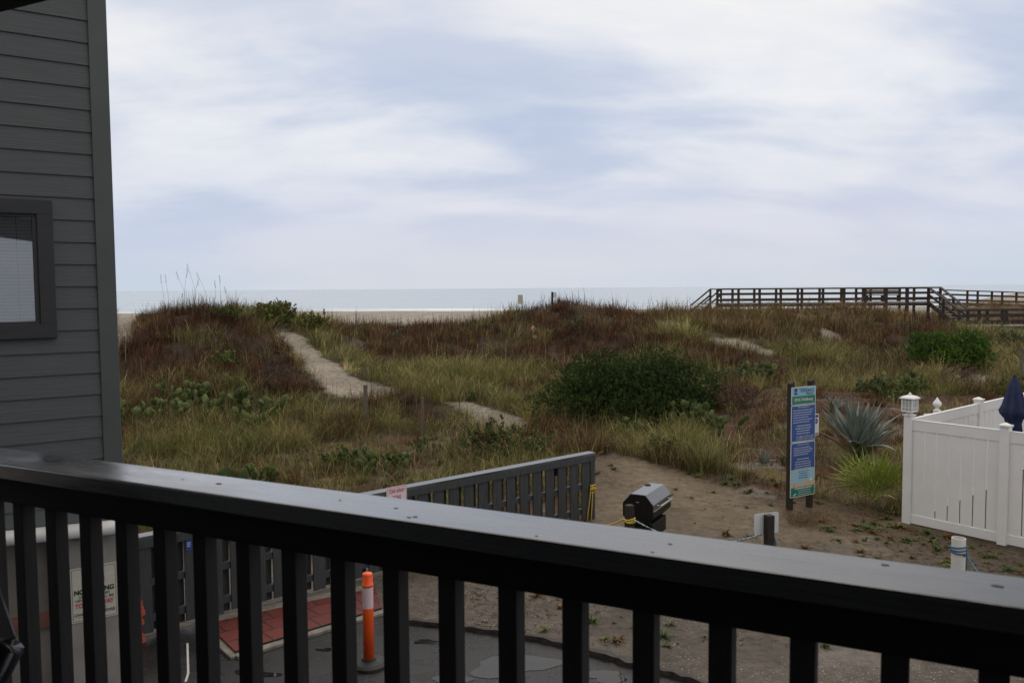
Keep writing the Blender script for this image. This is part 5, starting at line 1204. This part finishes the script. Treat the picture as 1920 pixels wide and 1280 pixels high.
# bushes ------------------------------------------------------
def spray_bush(name, c, size, n_lobe, n_leaf, cols, leaf, label, cat, group=None, up_bias=.5, seed=0, trunkh=.5, squash=.75, aspect=4.0, extra=()):
    rs = np.random.default_rng(seed); c = np.array(c); sx_, sy_, sz_ = size
    rt_ = root(name, tuple(c), label, cat, group)
    lob = [(0, 0, sz_ * .45, .30), (-.2 * sx_, 0, sz_ * .4, .22), (.2 * sx_, 0, sz_ * .42, .24)]
    for i in range(n_lobe):
        a = rs.uniform(0, 6.28); r_ = math.sqrt(rs.uniform(.04, 1)) * .84; zz_ = rs.uniform(.15, .88) * (1 - .34 * r_ * r_)
        lob.append((math.cos(a) * r_ * sx_ / 2, math.sin(a) * r_ * sy_ / 2, zz_ * sz_, rs.uniform(.10, .21)))
    lob += list(extra)
    lob = np.array(lob); wts = lob[:, 3] ** 2; wts /= wts.sum(); li = rs.choice(len(lob), n_leaf, p=wts); S = max(sx_, sy_, sz_)
    # branchlets: each a short curved twig, clothed with leaves
    per = 24; ns_ = n_leaf // per; li = li[:ns_]
    d = rs.normal(size=(ns_, 3)); d /= np.linalg.norm(d, axis=1)[:, None]; L_ = lob[li]
    rr = L_[:, 3] * S * (rs.uniform(.25, 1, ns_) ** .5)
    B0_ = L_[:, :3] + d * rr[:, None] * np.array([1, 1, squash]); B0_[:, 2] = np.maximum(B0_[:, 2], .03 + rs.uniform(0, .12, ns_))
    g = d * .7 + rs.normal(0, .4, (ns_, 3)) + np.array([0, 0, up_bias]); g /= np.linalg.norm(g, axis=1)[:, None]
    tl_ = leaf * rs.uniform(2.2, 4.6, ns_); n2_ = ns_ * per; si = np.repeat(np.arange(ns_), per); t_ = rs.uniform(0, 1, n2_)
    dr = np.array([0, 0, -.25]) * (t_ ** 2)[:, None] * tl_[si][:, None]
    P = B0_[si] + g[si] * (t_ * tl_[si])[:, None] + dr + rs.normal(0, leaf * .22, (n2_, 3)) * (1.15 - t_)[:, None]
    o_ = g[si] * .9 + rs.normal(0, .55, (n2_, 3)); o_ /= np.linalg.norm(o_, axis=1)[:, None]
    sd = np.cross(o_, rs.normal(size=(n2_, 3))); sd /= np.linalg.norm(sd, axis=1)[:, None]
    ll = leaf * rs.uniform(.55, 1.25, n2_)[:, None]; ww = ll / aspect; n_leaf = n2_
    V = np.empty((n_leaf, 4, 3)); V[:, 0] = P; V[:, 1] = P + o_ * ll * .45 + sd * ww; V[:, 2] = P + o_ * ll; V[:, 3] = P + o_ * ll * .45 - sd * ww
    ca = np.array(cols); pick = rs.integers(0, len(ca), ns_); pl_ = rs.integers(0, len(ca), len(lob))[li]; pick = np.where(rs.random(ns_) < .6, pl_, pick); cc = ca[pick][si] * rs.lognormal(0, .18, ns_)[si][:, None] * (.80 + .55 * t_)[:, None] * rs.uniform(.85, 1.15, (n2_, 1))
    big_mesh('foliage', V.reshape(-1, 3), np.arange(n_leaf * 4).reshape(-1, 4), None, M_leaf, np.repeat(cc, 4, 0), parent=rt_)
    q = MB()
    for k in range(min(7, len(lob))):
        e_ = lob[k, :3]; q.tube([(0, 0, -.1), (e_[0] * .3, e_[1] * .3, e_[2] * .4), tuple(e_ * .9)], [.05 * S / 3, .035 * S / 3, .012], 6)
    q.build('stems', M_bark, rt_, smooth=True); return rt_
p = hit(1195, 795)
DG = [(.036,.062,.013),(.024,.044,.010),(.075,.105,.020),(.030,.052,.013),(.052,.082,.018)]
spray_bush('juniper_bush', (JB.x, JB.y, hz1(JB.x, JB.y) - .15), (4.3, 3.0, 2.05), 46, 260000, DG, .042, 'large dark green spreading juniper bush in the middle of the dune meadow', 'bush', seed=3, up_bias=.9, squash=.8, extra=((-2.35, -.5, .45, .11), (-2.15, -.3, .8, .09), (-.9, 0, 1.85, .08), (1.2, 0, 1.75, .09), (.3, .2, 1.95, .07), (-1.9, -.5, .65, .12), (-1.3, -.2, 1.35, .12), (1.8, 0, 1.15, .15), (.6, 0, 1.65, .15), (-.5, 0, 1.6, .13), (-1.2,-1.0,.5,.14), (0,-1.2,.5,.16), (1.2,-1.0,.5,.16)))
p = hit(1803, 694)
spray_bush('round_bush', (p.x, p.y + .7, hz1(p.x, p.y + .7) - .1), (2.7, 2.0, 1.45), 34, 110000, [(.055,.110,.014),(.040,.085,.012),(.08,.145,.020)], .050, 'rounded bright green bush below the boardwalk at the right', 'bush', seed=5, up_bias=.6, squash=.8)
LG = [(.12,.15,.035),(.085,.115,.028),(.16,.175,.045),(.13,.10,.035)]
p = hit(528, 622, 28, 36)
spray_bush('leafy_shrub', (p.x - .35, p.y + .3, hz1(p.x, p.y + .3) - .05), (1.7, 1.3, 1.15), 20, 15000, LG, .075, 'leafy olive green shrub on the dune crest beside the top of the path', 'shrub', seed=8, up_bias=1.0, aspect=3)
p = hit(590, 625, 28, 36)
spray_bush('leafy_shrub', (p.x - .2, p.y + .2, hz1(p.x, p.y + .2) - .05), (1.2, 1.0, .6), 9, 2600, LG, .09, 'lower leafy shrub to the right of the crest shrub, above the path', 'shrub', seed=9, up_bias=1.0, aspect=3)
p = onZ(945, 872, .05)
spray_bush('leafy_shrub', (p.x, p.y, hz1(p.x, p.y)), (2.1, 1.2, .65), 14, 4200, [(.08,.115,.03),(.055,.085,.024),(.11,.14,.04),(.12,.08,.04)], .065, 'low green shrub just behind the grey fence beside the dark stake', 'shrub', seed=12, up_bias=.9, aspect=3)
p = hit(1320, 762)
for i, (px, py, s_, cc, lab) in enumerate(((428, 600, 1.3, 0, 'green shrubby growth on the right shoulder of the left dune'), (425, 690, 1.1, 0, 'bright green sprig in the middle of the left dune face'),
    (1400, 722, 1.5, 1, 'grey green low shrub right of the juniper bush'), (1690, 752, 1.6, 0, 'green weedy shrub behind the lantern'), (1640, 745, 1.2, 1, 'grey green weeds behind the agave'), (1900, 745, 1.2, 0, 'green weeds at the far right behind the fence'),
    (1010, 770, 1.2, 1, 'grey green weeds at the left foot of the juniper bush'), (740, 640, .8, 1, 'small green tuft in the brown scrub of the middle dune'), (1080, 620, 1.1, 1, 'green patch on the face of the middle dune'),
    (1790, 725, 1.4, 2, 'purplish dead twiggy bush on the sand hump at the right'), (1390, 765, 1.5, 2, 'reddish twiggy bush right of the juniper bush'), (1240, 860, .8, 0, 'green tuft on the sand below the juniper bush'), (650, 875, .9, 0, 'small green weeds behind the fence, below the cactus'), (1900, 650, 1.6, 1, 'grey green shrub under the lower boardwalk'))):
    p = hit(px, py, 13.5); pal_ = ([(.09,.13,.03),(.065,.10,.024),(.12,.14,.04)], [(.09,.11,.05),(.07,.09,.04),(.12,.125,.06)], [(.11,.06,.05),(.085,.045,.04),(.14,.09,.07)])[cc]
    spray_bush('small_shrub', (p.x, p.y, p.z - .03), (s_, s_ * .8, .42 * s_ ** .5), 8, int(1100 * s_), pal_, .075 if cc != 2 else .11, lab, 'shrub', seed=20 + i, up_bias=1.1, aspect=3 if cc != 2 else 14)

# prickly pears ------------------------------------------------
def pad(q, base, up_, side, L_, W_, T_=.022):
    """one flat oval pad standing on base, growing along up_, broad along side"""
    nrm = up_.cross(side).normalized(); c = base + up_ * (L_ / 2); n, m_ = 14, 8; b = len(q.v)
    for i in range(m_ + 1):
        th = math.pi * i / m_; zz_ = math.cos(th); wr = math.sin(th) * (1 + .18 * zz_)
        for k in range(n):
            ph = 2 * math.pi * k / n; v = c + up_ * (zz_ * L_ / 2) + side * (wr * math.cos(ph) * W_ / 2) + nrm * (wr * math.sin(ph) * T_); q.v.append(tuple(v))
    for i in range(m_):
        for k in range(n): q.f.append((b + i*n + k, b + (i+1)*n + k, b + (i+1)*n + (k+1) % n, b + i*n + (k+1) % n))
def prickly_pear(px, py, scale, n0, label, m=None, seed=0, lo=13.5, depth=3):
    rs = random.Random(seed); p = hit(px, py, lo); r_ = root('prickly_pear', p, label, 'cactus', 'prickly pear cacti'); cnt = [0]
    def grow(base, up_, lvl, L_):
        if cnt[0] > 85: return
        az = rs.uniform(0, math.pi); side = Vector((math.cos(az), math.sin(az) * .6, 0)); side = (side - up_ * side.dot(up_)).normalized()
        q = MB(); pad(q, base, up_, side, L_, L_ * rs.uniform(.66, .85), .02 * scale); cnt[0] += 1
        if lvl <= 0:
            for _ in range(rs.randint(0, 3)):
                t_ = rs.uniform(-.8, .8); b_ = base + up_ * (L_ * (.5 + .47 * math.cos(t_))) + side * (L_ * .34 * math.sin(t_)); q.ellipsoid(b_, ((.018, 0, 0), (0, .018, 0), (0, 0, .035)), 5, 4)
        q.build('pad', M_cactus2 if (lvl <= 0 and rs.random() < .6) else M_cactus, r_, smooth=True)
        if lvl <= 0: return
        for _ in range(rs.choice((1, 2, 2, 3))):
            t_ = rs.uniform(-1.0, 1.0); b_ = base + up_ * (L_ * (.5 + .46 * math.cos(t_))) + side * (L_ * .34 * math.sin(t_))
            nu = (up_ + side * math.sin(t_) * .8 + Vector((rs.uniform(-.35, .35), rs.uniform(-.35, .35), .25))).normalized(); grow(b_, nu, lvl - 1, L_ * rs.uniform(.78, 1.0))
    for i in range(n0 * 2):
        b_ = Vector((rs.uniform(-.5, .5) * scale * n0 * .24, rs.uniform(-.45, .35) * scale, -.02)); grow(b_, Vector((rs.uniform(-.5, .5), rs.uniform(-.4, .3), 1)).normalized(), depth - 1 - (i % 2), .20 * scale)
for i, (px, py, s_, n, lab) in enumerate(CACTI):
    prickly_pear(px, py, s_, n, lab, seed=100 + i)
# two very large pads just over the railing
p = onZ(440, 915, .1); p.z = hz1(p.x, p.y); r_ = root('prickly_pear', p, 'two big dark cactus pads standing just over the railing at the left', 'cactus', 'prickly pear cacti')
for b_, u_, s_, l_, w_ in (((-.12, 0, .05), (-.05, 0, 1), (1, .3, 0), .56, .40), ((.17, 0, .1), (.05, 0, 1), (.35, 1, 0), .48, .30), ((.24, 0, -.05), (.3, 0, 1), (1, .2, 0), .27, .22), ((-.3, 0, -.1), (-.3, 0, 1), (1, .2, 0), .26, .21)):
    q = MB(); pad(q, Vector(b_), Vector(u_).normalized(), Vector(s_).normalized(), l_, w_, .03); q.build('pad', M_cactus, r_, smooth=True)

# agave --------------------------------------------------------
def agave(px, py, L_, n, label, seed=1, wk=1.0, D=None):
    rs = random.Random(seed); p = hit(px, py, 13.5); r_ = root('agave', p, label, 'agave', 'agaves')
    for i in range(n):
        a = i * 2.39996 + rs.uniform(-.15, .15); t_ = i / (n - 1); el = R(89 - 48 * t_) + rs.uniform(-.07, .07); LL = L_ * (1.0 - .25 * abs(t_ - .4)) * rs.uniform(.85, 1.08)
        dry = (t_ > .85 and rs.random() < .35) or i == 9
        out = Vector((math.cos(a), math.sin(a), 0)); sd = Vector((-math.sin(a), math.cos(a), 0)); q = MB(); nseg = 7; W_ = .070 * L_ * wk
        pos = Vector((0, 0, .03)) + out * .04
        prof = (.75, .85, 1.0, 1.0, .85, .55, .25, .02); e_ = el; curl = rs.uniform(-.10, .03) * (1 if t_ < .6 else 1.6)
        for k in range(nseg + 1):
            nrm = out * -math.sin(e_) + Vector((0, 0, 1)) * math.cos(e_); w_ = W_ * prof[k]
            for s_ in (-1, -.5, 0, .5, 1): q.v.append(tuple(pos + sd * (w_ * s_) + nrm * (w_ * (.42 * s_ * s_ - .0))))
            for s_ in (1, 0, -1): q.v.append(tuple(pos + sd * (w_ * s_ * .97) + nrm * (w_ * (.40 * s_ * s_) - .022 * prof[k] - .003)))
            pos = pos + (out * math.cos(e_) + Vector((0, 0, 1)) * math.sin(e_)) * (LL / nseg); e_ += curl
        m_ = 8
        for k in range(nseg):
            for j in range(m_): q.f.append((k*m_ + j, k*m_ + (j+1) % m_, (k+1)*m_ + (j+1) % m_, (k+1)*m_ + j))
        q.build('leaf', M_agave_dry if dry else M_agave, r_, smooth=True)
agave(1607, 862, 1.38, 54, 'large blue grey agave with pointed leaves between the information sign and the white fence', 4)
agave(1432, 872, .34, 14, 'tiny pale agave left of the information sign', 6)
agave(1563, 775, .5, 12, 'small grey green agave behind the large agave at its upper left', 7)
# palmetto
def palmetto(px, py, label, seed=3, n=15, S=1.0):
    rs = random.Random(seed); p = hit(px, py, 13.2); r_ = root('palmetto', p, label, 'palmetto')
    for i in range(n):
        a = R(i * 137.5); t_ = i / n; el = R(82 - 58 * t_ + rs.uniform(-8, 8)); st_ = rs.uniform(.12, .48) * S
        d = Vector((math.cos(a) * math.cos(el), math.sin(a) * math.cos(el), math.sin(el))).normalized(); e_ = d * st_
        q = MB(); q.tube([(0, 0, 0), tuple(d * st_ * .5), tuple(e_)], [.012, .009, .006], 5)
        sd = d.cross(Vector((math.cos(a) * .3, math.sin(a) * .3 - 1, .2))).normalized(); up2 = sd.cross(d).normalized(); nl = 11
        for k in range(nl):
            t2 = R(-62 + 124 * k / (nl - 1)); LL = rs.uniform(.52, .70) * S * (1 - .22 * abs(t2))
            dl_ = (d * math.cos(t2) + sd * math.sin(t2) + up2 * rs.uniform(.05, .3)).normalized(); wv = dl_.cross(up2).normalized() * .013
            tip = e_ + dl_ * LL + Vector((0, 0, -.12 * LL * rs.random())); mid_ = e_ + dl_ * LL * .45 + up2 * .01
            b = len(q.v); q.v += [tuple(e_), tuple(mid_ - wv), tuple(tip), tuple(mid_ + wv)]; q.f.append((b, b+1, b+2, b+3))
        q.build('frond', M_palm, r_)
palmetto(1640, 940, 'bright green palmetto with fan shaped fronds beside the white fence corner', 3, 17, 1.12)
# pale bare sand hump with roots at the right is terrain
print('done')
